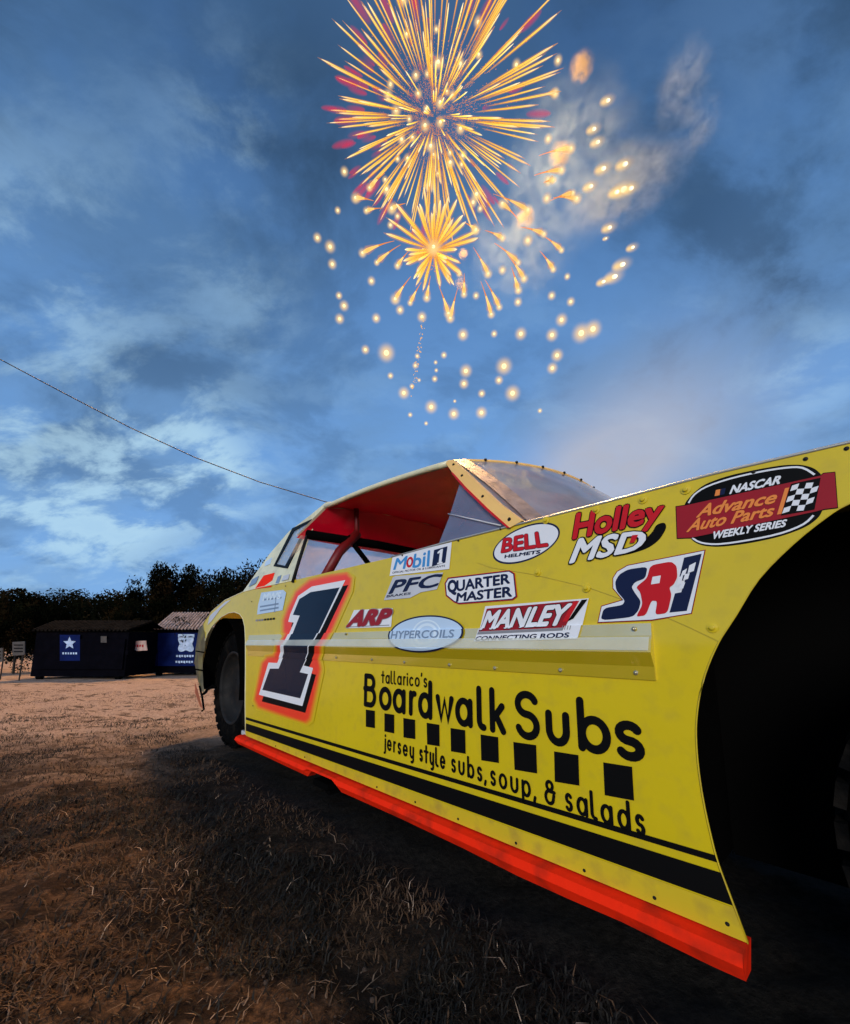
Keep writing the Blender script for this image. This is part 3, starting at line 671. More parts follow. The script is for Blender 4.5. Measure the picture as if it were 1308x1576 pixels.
# broken bracket in the gap
bm = bmesh.new(); s_, z_ = at(503, 1200); box(bm, V(s_, .0, z_ - .012), (.10, .05, .022)); box(bm, V(s_ - .05, .0, z_ - .024), (.03, .05, .012)); obj('skirt_bracket', bm, M['matt'], CAR)

# ---- stripes low on the door
def stripe(ya0, ya1, yb0, yb1, xa, xb, m, layer=0, slant=0):
    """band from x=xa (y ya0..ya1) to x=xb (y yb0..yb1)"""
    poly('pinstripe', [(xa, ya0), (xb, yb0), (xb + slant, yb1), (xa, ya1)], m, layer, CAR)
stripe(1103.5, 1107.5, 1315.5, 1327, 379, 1101, M['vinyl'], 0, 4)
stripe(1113, 1124.5, 1342.5, 1393, 379, 1110, M['vinyl'], 0, 18)
poly('lower_band', [(379, 1126), (1129, 1396), (1150, 1450), (379, 1132)], M['yellow_low'], 0, CAR)

# ---- number 1
num = bpy.data.objects.new('race_number', None); COL.objects.link(num); num.parent = CAR; num['label'] = 'black number 1 with white outline and airbrushed red glow'
n_out = [(608, 215), (868, 165), (545, 826), (618, 845), (535, 1140), (198, 1052), (272, 803), (340, 806), (468, 494), (425, 488), (440, 432), (502, 288)]
n_in = [(600, 258), (825, 222), (515, 878), (580, 892), (519, 1080), (225, 1014), (284, 850), (352, 850), (515, 440), (462, 434), (512, 312)]
glow_in = [(600, 185), (760, 152), (868, 138), (895, 160), (884, 225), (640, 790), (655, 850), (572, 1225), (545, 1245), (205, 1130), (180, 1080), (238, 815), (270, 780), (330, 775), (425, 580), (405, 560), (405, 480), (440, 390), (495, 270)]
glow_out = [(585, 150), (750, 118), (880, 100), (940, 140), (925, 255), (690, 780), (705, 860), (620, 1265), (575, 1295), (175, 1170), (140, 1100), (200, 795), (250, 745), (310, 735), (385, 600), (362, 575), (362, 470), (400, 365), (465, 240)]
def glow():
    a = [at(*Z7(*p)) for p in glow_in]; b = [at(*Z7(*p)) for p in glow_out]; n = len(a)
    m = bpy.data.materials.new('airbrushed_red'); m.use_nodes = True; nt = m.node_tree; bs = nt.nodes['Principled BSDF']; bs.inputs['Roughness'].default_value = .34
    at_ = nt.nodes.new('ShaderNodeVertexColor'); at_.layer_name = 'spray'; mx = nt.nodes.new('ShaderNodeMix'); mx.data_type = 'RGBA'
    sm = nt.nodes.new('ShaderNodeMapRange'); sm.interpolation_type = 'SMOOTHSTEP'; nt.links.new(at_.outputs[0], sm.inputs[0])
    nt.links.new(sm.outputs[0], mx.inputs[0]); mx.inputs[6].default_value = (*YEL, 1); mx.inputs[7].default_value = (.95, .05, .015, 1)
    nt.links.new(mx.outputs[2], bs.inputs['Base Color'])
    core = tri2d([a])
    o = decal_from_tris('spray_glow', a + b, [tuple(t) for t in core] + [(k, (k + 1) % n, n + (k + 1) % n, n + k) for k in range(n)], m, 0, num)
    ca = o.data.color_attributes.new('spray', 'FLOAT_COLOR', 'POINT')
    import itertools
    for i, v in enumerate(o.data.vertices):
        s, z = -v.co.x, v.co.z
        # distance outside the inner loop, as a share of the spray width
        best = 9; inside = False
        for k in range(n):
            (x1, y1), (x2, y2) = a[k], a[(k + 1) % n]
            if (y1 > z) != (y2 > z) and s < (x2 - x1) * (z - y1) / (y2 - y1) + x1: inside = not inside
            dx, dy = x2 - x1, y2 - y1; u = max(0, min(1, ((s - x1) * dx + (z - y1) * dy) / (dx * dx + dy * dy))); best = min(best, math.hypot(s - x1 - u * dx, z - y1 - u * dy))
        w = 1.0 if inside or best < .0008 else max(0.0, 1 - best / .034)
        ca.data[i].color = (w, w, w, 1)
glow()
poly('number_shadow', [(x + 22, y + (52 if y > 800 else 38)) for x, y in n_out], M['vinyl'], 1, num, Z7)
poly('number_outline', n_out, M['white'], 2, num, Z7)
poly('number_fill', n_in, M['black'], 3, num, Z7)

# ---- decals
def decal(label):
    o = bpy.data.objects.new('decal', None); COL.objects.link(o); o.parent = CAR; o['label'] = label; return o
d = decal('white decal with blue lettering and a dark blue box')
poly('backing', [(147, 578), (445, 505), (432, 640), (132, 675)], M['white'], 0, d, Z2)
text('M bil', [(168, 588), (335, 548), (330, 626), (152, 644)], M['sky_blue'], 1, d, Z2, .02)
ring('letter', ellpts((234, 606), (17, -3), (3, -27)), ellpts((234, 606), (8, -1), (1, -15)), M['red'], 1, d, Z2)
poly('number_box', [(356, 545), (424, 526), (413, 608), (345, 628)], M['navy'], 1, d, Z2)
poly('numeral', [(374, 556), (392, 541), (402, 539), (394, 604), (400, 606), (399, 612), (372, 617), (373, 610), (380, 608), (386, 558), (375, 565)], M['white'], 2, d, Z2)
text('OFFICIAL MOTOR OIL & LUBRICANTS', [(148, 654), (412, 619), (410, 629), (146, 664)], M['navy'], 1, d, Z2, .01)
d = decal('silver and black slanted brake maker decal')
poly('backing', [(148, 683), (160, 676), (402, 658), (370, 742), (290, 757), (235, 785), (103, 797)], M['silver'], 0, d, Z2)
text('PFC', [(165, 697), (398, 664), (368, 728), (130, 765)], M['navy'], 1, d, Z2, .03, shear=.0)
text('BRAKES', [(120, 772), (240, 757), (237, 768), (117, 784)], M['navy'], 1, d, Z2, .02)
d = decal('red edged decal with dark lettering in two lines')
qm = [(408, 712), (425, 683), (735, 646), (762, 662), (775, 780), (752, 797), (480, 818), (455, 808), (414, 775)]
poly('red_edge', qm, M['red'], 0, d, Z2); poly('dark_edge', grow(qm, -7), M['navy'], 1, d, Z2); poly('backing', grow(qm, -16), M['white'], 2, d, Z2)
text('Q', [(428, 700), (470, 696), (470, 768), (428, 768)], M['navy'], 3, d, Z2, .05)
text('UARTER', [(472, 700), (738, 664), (738, 712), (472, 752)], M['navy'], 3, d, Z2, .035)
text('MASTER', [(476, 762), (748, 728), (748, 778), (470, 804)], M['navy'], 3, d, Z2, .035)
d = decal('white oval helmet maker decal with red lettering')
poly('rim', ellpts((820, 511), (167, -40), (27, -97)), M['navy'], 0, d, Z2); poly('backing', ellpts((820, 511), (159, -38), (25, -88)), M['white'], 1, d, Z2)
text('BELL', [(708, 490), (912, 450), (928, 524), (697, 557)], M['red'], 2, d, Z2, .035, .02, M['navy'])
text('HELMETS', [(715, 570), (893, 545), (888, 562), (712, 586)], M['navy'], 2, d, Z2, .04)
LIFT = 4
d = decal('light blue oval decal overlapping the rub rail')
poly('rim', ellpts((323, 966), (189, -8), (0, -93)), M['navy'], 0, d, Z2); poly('backing', ellpts((323, 966), (181, -8), (0, -85)), M['lblue'], 1, d, Z2)
for r0, r1 in ((74, 66), (56, 42)): ring('ring', ellpts((322, 968), (r0, -3), (0, -r0 * .98)), ellpts((322, 968), (r1, -3), (0, -r1 * .98)), M['lblue2'], 2, d, Z2)
text('HYPERCOILS', [(155, 952), (470, 945), (466, 984), (150, 991)], M['steel'], 3, d, Z2, .015)
LIFT = 0
d = decal('white decal with maroon slanted lettering')
poly('backing', [(805, 785), (986, 776), (978, 863), (768, 870)], M['white'], 0, d, Z1)
text('ARP', [(812, 790), (986, 781), (958, 848), (774, 860)], M['maroon'], 1, d, Z1, .06, .03, M['grey'])
poly('underline', [(778, 862), (970, 853), (970, 857), (777, 866)], M['grey'], 1, d, Z1)
LIFT = 4
d = decal('red black and white connecting rod maker decal')
poly('backing', [(616, 828), (1136, 788), (1088, 992), (572, 1004)], M['white'], 0, d, Z2)
poly('red_panel', [(624, 840), (1080, 800), (1018, 935), (590, 955)], M['maroon'], 1, d, Z2)
poly('grey_bar', [(588, 956), (1018, 936), (1012, 950), (583, 970)], M['grey'], 1, d, Z2)
text('MANLEY', [(632, 856), (1050, 818), (1005, 918), (598, 942)], M['white'], 2, d, Z2, .045, .03, M['vinyl'])
poly('red_slash', [(1060, 806), (1090, 800), (1030, 905), (1005, 905)], M['red'], 3, d, Z2)
poly('black_slash', [(1102, 796), (1132, 793), (1060, 890), (1030, 905)], M['vinyl'], 3, d, Z2)
for k in range(4): poly('dash', [(1012 + k * 13, 925), (1016 + k * 13, 924), (1012 + k * 13, 945), (1008 + k * 13, 946)], M['grey'], 3, d, Z2)
text('CONNECTING RODS', [(582, 980), (1048, 960), (1044, 984), (576, 1001)], M['navy'], 1, d, Z2, .03)
LIFT = 0
d = decal('red script lettering above white block lettering with black swoosh')
poly('swoosh', chaikin([(300, 570), (400, 540), (455, 500), (487, 445), (478, 420), (440, 430), (420, 470), (360, 520), (280, 560)], 3), M['vinyl'], 0, d, Z3)
text('Holley', [(86, 385), (478, 318), (452, 445), (62, 530)], M['red'], 2, d, Z3, .035, .032, M['vinyl'])
text('MSD', [(98, 497), (405, 458), (372, 545), (56, 603)], M['white'], 5, d, Z3, .035, .04, M['vinyl'])
poly('red_mark', [(335, 480), (362, 478), (345, 512), (322, 516)], M['red'], 8, d, Z3)
d = decal('black capsule decal with red bar, orange lettering and chequered flag')
cap = [(560, 345), (600, 295), (655, 250), (760, 212), (900, 182), (1010, 164), (1090, 162), (1150, 178), (1188, 215), (1195, 290), (1185, 385), (1120, 440), (1000, 485), (860, 515), (720, 533), (640, 525), (595, 500), (565, 440)]
poly('capsule', chaikin(cap, 3), M['vinyl'], 0, d, Z3)
def strokeband(pts, w, m, layer, parent, tr):
    P = [Vector(at(*tr(*p))) for p in pts]; L_ = []; R_ = []
    for i, p in enumerate(P):
        t_ = (P[min(i + 1, len(P) - 1)] - P[max(0, i - 1)]).normalized(); n_ = Vector((-t_.y, t_.x)) * w / 2; L_.append(tuple(p + n_)); R_.append(tuple(p - n_))
    k = len(P); decal_from_tris('white_line', L_ + R_, [(i, i + 1, k + i + 1, k + i) for i in range(k - 1)], m, layer, parent)
strokeband(smooth_open([(585, 335), (610, 298), (665, 262), (770, 226), (900, 196), (1020, 177), (1095, 177), (1150, 208)]), .0028, M['white'], 1, d, Z3)
strokeband(smooth_open([(600, 490), (640, 512), (720, 519), (860, 500), (1000, 470), (1100, 430), (1145, 390)]), .0028, M['white'], 1, d, Z3)
bar = [(530, 352), (575, 345), (1180, 212), (1190, 203), (1240, 198), (1252, 355), (1195, 362), (1160, 372), (600, 490), (535, 492)]
poly('bar_edge', grow(bar, 7), M['vinyl'], 1, d, Z3); poly('red_bar', bar, M['maroon'], 2, d, Z3)
poly('dark_field', [(1045, 250), (1178, 222), (1150, 365), (1000, 392)], M['vinyl'], 3, d, Z3)
text('NASCAR', [(778, 258), (1001, 212), (992, 248), (770, 294)], M['white'], 2, d, Z3, .045, shear=.2)
poly('mark', [(708, 277), (728, 273), (724, 300), (702, 304)], M['orange'], 2, d, Z3)
poly('mark', [(730, 272), (752, 268), (746, 296), (726, 300)], M['navy'], 2, d, Z3)
text('Advance', [(640, 345), (988, 280), (972, 335), (622, 400)], M['orange'], 4, d, Z3, .03, shear=.2)
text('Auto Parts', [(598, 410), (972, 342), (964, 393), (578, 465)], M['orange'], 4, d, Z3, .03, shear=.2)
poly('orange_slash', [(1018, 270), (1037, 266), (1002, 384), (982, 388)], M['orange'], 4, d, Z3)
for r in range(5):
    for c in range(4):
        if (r + c) % 2 == 0:
            q = lambda a, b: (1050 + a * 32 - b * 9, 258 + b * 25 - a * 6 - (4 * math.sin(a * 1.6)))
            poly('flag_square', [q(c, r), q(c + 1, r), q(c + 1, r + 1), q(c, r + 1)], M['white'], 4, d, Z3)
text('WEEKLY SERIES', [(699, 464), (1026, 409), (1020, 440), (694, 497)], M['white'], 2, d, Z3, .04, shear=.15)
d = decal('red edged decal of navy, red and black block letters')
sri = [(175, 873), (192, 795), (285, 768), (243, 718), (243, 670), (262, 640), (310, 612), (662, 543), (600, 832), (420, 862)]
poly('red_edge', sri, M['red'], 0, d, Z3); poly('dark_edge', grow(sri, -4), M['vinyl'], 1, d, Z3); poly('backing', grow(sri, -9), M['white'], 2, d, Z3)
poly('letter', chaikin([(402, 620), (392, 672), (345, 690), (330, 712), (345, 738), (372, 775), (362, 815), (335, 846), (190, 862), (205, 806), (290, 792), (300, 772), (262, 728), (256, 688), (275, 655), (315, 632)], 2, .16), M['navy'], 3, d, Z3)
poly('letter', chaikin([(415, 614), (508, 597), (533, 618), (536, 668), (520, 700), (500, 714), (510, 748), (492, 828), (436, 836), (446, 775), (420, 772), (395, 838), (350, 845), (380, 790), (370, 735), (350, 712), (400, 672)], 2, .16), M['red'], 4, d, Z3)
poly('counter', [(425, 666), (462, 660), (456, 694), (418, 700)], M['white'], 5, d, Z3)
poly('letter', [(566, 580), (645, 562), (578, 818), (500, 826), (525, 740), (553, 735), (570, 680), (540, 686)], M['navy'], 3, d, Z3)
for q in ([(560, 640), (580, 628), (572, 655), (550, 665)], [(590, 615), (620, 600), (610, 640), (582, 650)], [(540, 668), (562, 660), (552, 700), (528, 712)], [(570, 655), (592, 648), (584, 675), (562, 682)], [(545, 700), (572, 690), (562, 718), (538, 728)]):
    poly('flag_square', q, M['white'], 5, d, Z3)
d = decal('pale blue decal of blue lines on the rear quarter panel')
poly('backing', [(215, 262), (385, 240), (408, 262), (380, 398), (182, 432), (190, 360)], M['lblue'], 0, d, Z7)
for a, b in (((205, 372), (350, 348)), ((205, 402), (350, 378)), ((232, 318), (372, 300))): strokeband([a, b], .008, M['steel'], 1, d, Z7)
strokeband([(330, 300), (318, 415)], .008, M['steel'], 1, d, Z7); text('MWS', [(240, 272), (372, 258), (360, 310), (228, 325)], M['lblue2'], 2, d, Z7, .05)
for k in range(7): poly('small_print', [(172 + k * 22, 470 - k * 2.2), (188 + k * 22, 469 - k * 2.2), (186 + k * 22, 484 - k * 2.2), (170 + k * 22, 485 - k * 2.2)], M['grey'] if k < 3 else M['vinyl'], 0, d, Z7)
d = decal('faded blue tail decal above the rear wheel')
poly('backing', [(347, 926), (356, 923), (340, 937), (326, 956), (320, 962), (323, 948)], M['silver'], 0, d)

# ---- sandwich shop lettering drawn as single-width rounded strokes
def arc(cx, cy, rx, ry, a0, a1, n=14): return [(cx + rx * math.cos(math.radians(a0 + (a1 - a0) * i / n)), cy + ry * math.sin(math.radians(a0 + (a1 - a0) * i / n))) for i in range(n + 1)]
X = .62   # x-height in units of the ascender height
G = {
 'B': (.62, [[(.0, .0), (.0, 1)], [(-.06, .55), (.38, .55)], [(.0, 1), (.30, 1)] + arc(.30, .78, .24, .22, 90, -90) + [(.1, .56)], [(.1, .56), (.33, .56)] + arc(.33, .28, .28, .28, 90, -90) + [(.0, 0)]]),
 'o': (.60, [arc(.3, X / 2, .3, X / 2, 0, 360, 26)]),
 'a': (.60, [arc(.29, X / 2, .29, X / 2, 0, 360, 26), [(.60, X), (.60, 0)]]),
 'r': (.34, [[(0, 0), (0, X)], arc(.28, X - .28, .28, .28, 180, 80, 8)]),
 'd': (.60, [arc(.29, X / 2, .29, X / 2, 0, 360, 26), [(.60, 1), (.60, 0)]]),
 'w': (.86, [[(0, X), (.22, 0), (.43, X * .9), (.64, 0), (.86, X)]]),
 'l': (.22, [[(0, 1), (0, .18)] + arc(.16, .18, .16, .18, 180, 280, 6)]),
 'k': (.50, [[(0, 0), (0, 1)], [(.46, X), (.06, .28)], [(.17, .38), (.50, 0)]]),
 'S': (.66, [arc(.33, .76, .32, .24, 25, 270, 18)[:-1] + arc(.33, .26, .33, .26, 90, -160, 18)]),
 'u': (.56, [[(0, X), (0, .27)] + arc(.28, .27, .28, .27, 180, 360, 12) + [(.56, X)]]),
 'b': (.60, [[(0, 1), (0, 0)], arc(.31, X / 2, .29, X / 2, 0, 360, 26)]),
 's': (.42, [arc(.21, X * .75, .20, X * .25, 30, 270, 12)[:-1] + arc(.21, X * .25, .21, X * .25, 90, -150, 12)]),
 't': (.36, [[(.18, .94), (.18, 0)], [(.0, X), (.36, X)]]),
 'i': (.04, [[(0, 0), (0, X)], [(0, .86), (0, .90)]]),
 'c': (.50, [arc(.3, X / 2, .3, X / 2, 48, 312, 20)]),
 "'": (.06, [[(.04, 1), (0, .82)]]),
 'j': (.08, [[(.06, X), (.06, -.20)] + arc(-.06, -.20, .12, .10, 0, -90, 5), [(.06, .86), (.06, .90)]]),
 'e': (.58, [[(.02, X / 2), (.57, X / 2)] + arc(.29, X / 2, .29, X / 2, 0, 318, 24)]),
 'y': (.52, [[(0, X), (0, .27)] + arc(.26, .27, .26, .27, 180, 360, 10), [(.52, X), (.52, -.10)] + arc(.28, -.10, .24, .20, 0, -110, 7)]),
 'p': (.60, [[(0, X), (0, -.34)], arc(.31, X / 2, .29, X / 2, 0, 360, 26)]),
 ',': (.06, [[(.05, .04), (0, -.14)]]),
 '&': (.66, [arc(.30, .76, .20, .18, -60, 270, 14)[:-1] + [(.30, .54)] + arc(.28, .27, .27, .27, 90, 330, 14) + [(.58, .40)], [(.30, .52), (.62, .52)]]),
 ' ': (.28, []),
}
def stroke_tris(pts, w):
    """polyline -> ribbon with round ends in 2D (metric)"""
    P = [Vector(p) for p in pts]; closed = (P[0] - P[-1]).length < 1e-6
    Q = [P[0]]
    for p in P[1:]:
        if (p - Q[-1]).length > w * .12: Q.append(p)
    if closed and (Q[-1] - Q[0]).length > 1e-6: Q.append(Q[0].copy())
    P = Q if len(Q) > 1 else P
    if closed: P = P[:-1]
    n = len(P); Lf = []; Rt = []
    for i in range(n):
        a = P[i - 1] if (i > 0 or closed) else None; c = P[(i + 1) % n] if (i < n - 1 or closed) else None
        d1 = (P[i] - a).normalized() if a is not None else None; d2 = (c - P[i]).normalized() if c is not None else None
        if d1 is None: d1 = d2
        if d2 is None: d2 = d1
        n1 = Vector((-d1.y, d1.x)); n2 = Vector((-d2.y, d2.x)); q = n1 + n2
        q = n1 if q.length < .3 else q / max(.35, q.length_squared / 2)
        q = q * (w / 2); Lf.append(P[i] + q); Rt.append(P[i] - q)
    vs = Lf + Rt; fs = [(i, (i + 1) % n, n + (i + 1) % n, n + i) for i in range(n if closed else n - 1)]
    if not closed:
        for end, dr in ((0, (P[0] - P[1]).normalized()), (n - 1, (P[-1] - P[-2]).normalized())):
            nn = Vector((-dr.y, dr.x)) * w / 2; k = len(vs); m_ = 7
            for j in range(m_): a = math.pi * j / (m_ - 1); vs.append(P[end] + nn * math.cos(a) + dr * math.sin(a) * w / 2)
            fs.append(tuple(range(k, k + m_)))
    return [tuple(v) for v in vs], fs
def glyph(ch, x0, x1, base, top, w, parent, name='letter'):
    """ch between px x0 and x1; base/top give the metric z of baseline and ascender at a metric s"""
    gw, strokes = G[ch]; yb, yt = base((x0 + x1) / 2), top((x0 + x1) / 2)
    ym = (yb + yt) / 2; s0, s1 = at(x0, ym)[0], at(x1, ym)[0]
    for k, st in enumerate(strokes):
        pts = []
        for gx, gy in st:
            px = x0 + (x1 - x0) * gx / gw; zb = at(px, base(px))[1]; zt = at(px, top(px))[1]
            pts.append((s0 + (s1 - s0) * gx / gw, zb + (zt - zb) * gy))
        dw = w / 2 * (1 if s1 < s0 else -1)
        if len(pts) > 1 and ch not in "i',jlt":      # keep the ink inside the letter's own width
            sc = (abs(s1 - s0) - w) / max(.001, abs(s1 - s0)); mid = (s0 + s1) / 2; pts = [(mid + (s - mid) * sc, z) for s, z in pts]
        v, f = stroke_tris(pts, w); decal_from_tris(name, v, f, M['vinyl'], k * .4, parent)
shop = decal('black sandwich shop lettering with a row of nine squares')
ln = lambda x0, y0, x1, y1: (lambda x: y0 + (y1 - y0) * (x - x0) / (x1 - x0))
base = ln(564, 1083.5, 980, 1166); top = ln(564, 1040, 890, 1078)
for ch, a, b in (('B', 561, 580), ('o', 584, 603.5), ('a', 605, 625), ('r', 630, 642), ('d', 644, 666), ('w', 671, 699), ('a', 701, 728), ('l', 738, 746), ('k', 754, 779), ('S', 793, 831), ('u', 840, 877), ('b', 889, 940), ('s', 946, 991)):
    glyph(ch, a, b, base, top, .0165, shop)
def line_text(words, base, top, w, parent):
    for wd, x0, x1 in words:
        tot = sum(G[c][0] for c in wd) + .20 * (len(wd) - 1); s0 = at(x0, base(x0))[0]; s1 = at(x1, base(x1))[0]; cur = 0
        def px_of(s):
            lo, hi = x0 - 5, x1 + 5
            for _ in range(26):
                m_ = (lo + hi) / 2
                if at(m_, base(m_))[0] > s: lo = m_
                else: hi = m_
            return lo
        for c in wd:
            a = px_of(s0 + (s1 - s0) * cur / tot); b = px_of(s0 + (s1 - s0) * (cur + G[c][0]) / tot)
            glyph(c, a, max(b, a + .6), base, top, w, parent); cur += G[c][0] + .20
line_text([("tallarico's", 588, 658)], ln(592, 1050.5, 657, 1057), ln(592, 1032.5, 657, 1037), .0055, shop)
line_text([('jersey', 593, 638), ('style', 646, 686), ('subs,', 695, 748), ('soup,', 755, 824), ('&', 838, 857), ('salads', 870, 993)],
          ln(603, 1155, 991, 1284), ln(603, 1132, 990, 1241), .0070, shop)
for q in ([(62, 188), (98, 193), (98, 263), (62, 257)], [(137, 203), (176, 209), (176, 284), (137, 276)], [(213, 222), (260, 229), (261, 307), (214, 300)], [(307, 241), (358, 249), (359, 336), (309, 328)],
          [(403, 262), (462, 271), (464, 366), (405, 356)], [(524, 288), (595, 299), (598, 403), (527, 392)], [(656, 318), (748, 331), (752, 445), (661, 430)], [(820, 356), (918, 371), (922, 494), (823, 478)], [(1018, 400), (1134, 418), (1142, 554), (1024, 532)]):
    poly('square', q, M['vinyl'], 0, shop, Z4)

# ---- bolts and rivets
def bolt_mesh(r, h):
    bm = bmesh.new(); n = 12
    rings = [[bm.verts.new((rr * math.cos(k * 2 * math.pi / n), -hh, rr * math.sin(k * 2 * math.pi / n))) for k in range(n)] for rr, hh in ((r, 0), (r, h * .25), (r * .5, h * .4), (r * .46, h), (r * .25, h * 1.1))]
    for a, b in zip(rings, rings[1:]):
        for k in range(n): bm.faces.new((a[k], a[(k + 1) % n], b[(k + 1) % n], b[k]))
    bm.faces.new(rings[-1]); bmesh.ops.recalc_face_normals(bm, faces=bm.faces); me = bpy.data.meshes.new('bolt'); bm.to_mesh(me); bm.free(); return me
b_small = bolt_mesh(.0042, .004); b_small.materials.append(M['bolt']); b_big = bolt_mesh(.0088, .005); b_big.materials.append(M['yellow']); b_dark = bolt_mesh(.005, .004); b_dark.materials.append(M['rim'])
for me, pts in ((b_small, [(978, 968), (981, 1035), (764, 1028), (625, 1019), (520, 1012), (440, 1006), (535, 976), (424, 985), (865, 1031), (694, 1023), (575, 1015)]),
                (b_big, [(828, 881), (903, 905), (1097, 966), (918, 785), (841, 801), (990, 769), (1056, 754)]),
                (b_dark, [(1303, 691), (1160, 727), (1240, 707), (771, 814), (706, 832), (620, 855), (1120, 1421), (1008, 1381), (900, 1339), (795, 1297), (706, 1260), (581, 1211), (640, 1234), (470, 1165), (425, 1148), (388, 926), (390, 1086), (440, 902)])):
    for p in pts:
        s, z = at(*p); o = link('bolt', me, CAR); o.location = V(s, -.0022 - off(s, z), z); k_ = .62 if me is b_dark else 1; o.scale = (k_, k_, k_)

# ---- greenhouse: roof, pillars, windows
TR = .15
s_f, z_f = at(690, 709, TR); s_r, z_r = at(501, 777, TR); TW = 1.20
def roof_pt(u, v, lift=0):
    """u 0..1 across, v 0 front .. 1 rear"""
    bow = 1 - (2 * u - 1) ** 2
    s = s_f + (s_r - s_f) * v - .16 * bow * (1 - v); z = z_f + (z_r - z_f) * v + .012 * math.sin(v * math.pi) + .045 * bow ** .8
    return V(s, TR + TW * u, z + lift)
bm = bmesh.new(); n, m_ = 20, 12; g0 = [[bm.verts.new(roof_pt(i / n, j / m_)) for i in range(n + 1)] for j in range(m_ + 1)]
for j in range(m_):
    for i in range(n): bm.faces.new((g0[j][i], g0[j][i + 1], g0[j + 1][i + 1], g0[j + 1][i]))
obj('roof', bm, M['pale'], CAR, True)
bm = bmesh.new(); g0 = [[bm.verts.new(roof_pt(.012 + .976 * i / n, j / m_ * .98 + .01, -.02 - .004 * math.sin(i * 1.3) * math.sin(j * .9))) for i in range(n + 1)] for j in range(m_ + 1)]
for j in range(m_):
    for i in range(n): bm.faces.new((g0[j][i], g0[j][i + 1], g0[j + 1][i + 1], g0[j + 1][i]))
obj('headliner', bm, M['red_in'], CAR, True)
for u in (0.0, 1.0):
    bm = bmesh.new(); tube(bm, [roof_pt(u, v, -.010) for v in [i / 10 for i in range(11)]], .011, 8); obj('roof_rail', bm, M['pale'], CAR, True)
bm = bmesh.new(); tube(bm, [roof_pt(i / 20, 0, -.004) for i in range(21)], .006, 8); obj('roof_front_edge', bm, M['pillar'], CAR, True)
# windshield pillar (near and far)
def lean(s, z): return TR * max(0.0, min(1.0, (z - SILL) / (z_f - SILL)))
def leanat(px, py):
    t = .05
    for _ in range(12): s, z = at(px, py, t); t = lean(s, z)
    return s, z
pil = [leanat(*p) for p in ((686, 711), (700, 709), (728, 735), (770, 775), (806, 802), (786, 813), (752, 783), (718, 750), (698, 728))]
plate('windshield_pillar', [pil], M['pillar'], lambda s, z: lean(s, z) - .006, .014)
pinner = [leanat(*p) for p in ((697, 729), (699, 728), (719, 750), (753, 783), (787, 813), (783, 813), (750, 785), (716, 752))]
plate('pillar_trim', [pinner], M['red'], lambda s, z: lean(s, z) - .008, .006)
for q in ((713, 733), (745, 765), (786, 800), (700, 716)):
    s, z = leanat(*q); o = link('bolt', b_dark, CAR); o.location = V(s, lean(s, z) - .006, z)
fp = plate('windshield_pillar', [[(s, z) for s, z in pil]], M['pillar'], lambda s, z: 2 * TR + TW - lean(s, z), .014)
# windshield sheet: from the roof's front edge to the cowl
s_c, z_c = leanat(800, 806)
def ws_pt(u, v):
    a = roof_pt(u, 0, -.004); bow = 1 - (2 * u - 1) ** 2; b = V(s_c - .20 * bow, .03 + (TW + 2 * TR - .06) * u, z_c - .01)
    return a.lerp(b, v) + Vector((.0, 0, .012 * math.sin(v * math.pi)))
bm = bmesh.new(); n, m_ = 28, 12; g0 = [[bm.verts.new(ws_pt(i / n, j / m_)) for i in range(n + 1)] for j in range(m_ + 1)]
for j in range(m_):
    for i in range(n): bm.faces.new((g0[j][i], g0[j][i + 1], g0[j + 1][i + 1], g0[j + 1][i]))
ws = obj('windshield', bm, M['windshield'], CAR, True)
bm = bmesh.new()
for u0, u1 in ((0.012, .05),):
    q = [[bm.verts.new(ws_pt(u, j / 10) + Vector((.004, -.003, .004))) for u in (u0, u1)] for j in range(11)]
    for a, b in zip(q, q[1:]): bm.faces.new((a[0], a[1], b[1], b[0]))
obj('edge_band', bm, mat('smoky_edge_strip', (.30, .24, .22), .45, metal=.4, var=.5, vscale=20, bump=.3, bscale=14), ws)
rv = ball('rivet', .006, M['rim'], 1)
for k in range(9): link('rivet', rv, ws).location = ws_pt(.1 + k * .1, .012) + Vector((0.002, 0, .006))
for uu in (.34, .5, .66):
    bm = bmesh.new(); tube(bm, [ws_pt(uu, v / 6) + Vector((-.03, 0, -.02)) for v in range(7)], .006, 6); obj('windshield_bar', bm, M['rim'], CAR, True)
# vent window behind the pillar
vent = [leanat(*p) for p in ((703, 744), (786, 812), (738, 824), (669, 840), (686, 797))]
plate('vent_window', [vent], M['vent'], lambda s, z: lean(s, z) + .012, .003)
s0_, z0_ = leanat(687, 790); s1_, z1_ = leanat(768, 808)
bm = bmesh.new(); tube(bm, [V(s0_, lean(s0_, z0_) + .008, z0_), V(s1_, lean(s1_, z1_) + .008, z1_)], .0022, 6); obj('vent_crease', bm, M['silver'], CAR, True)
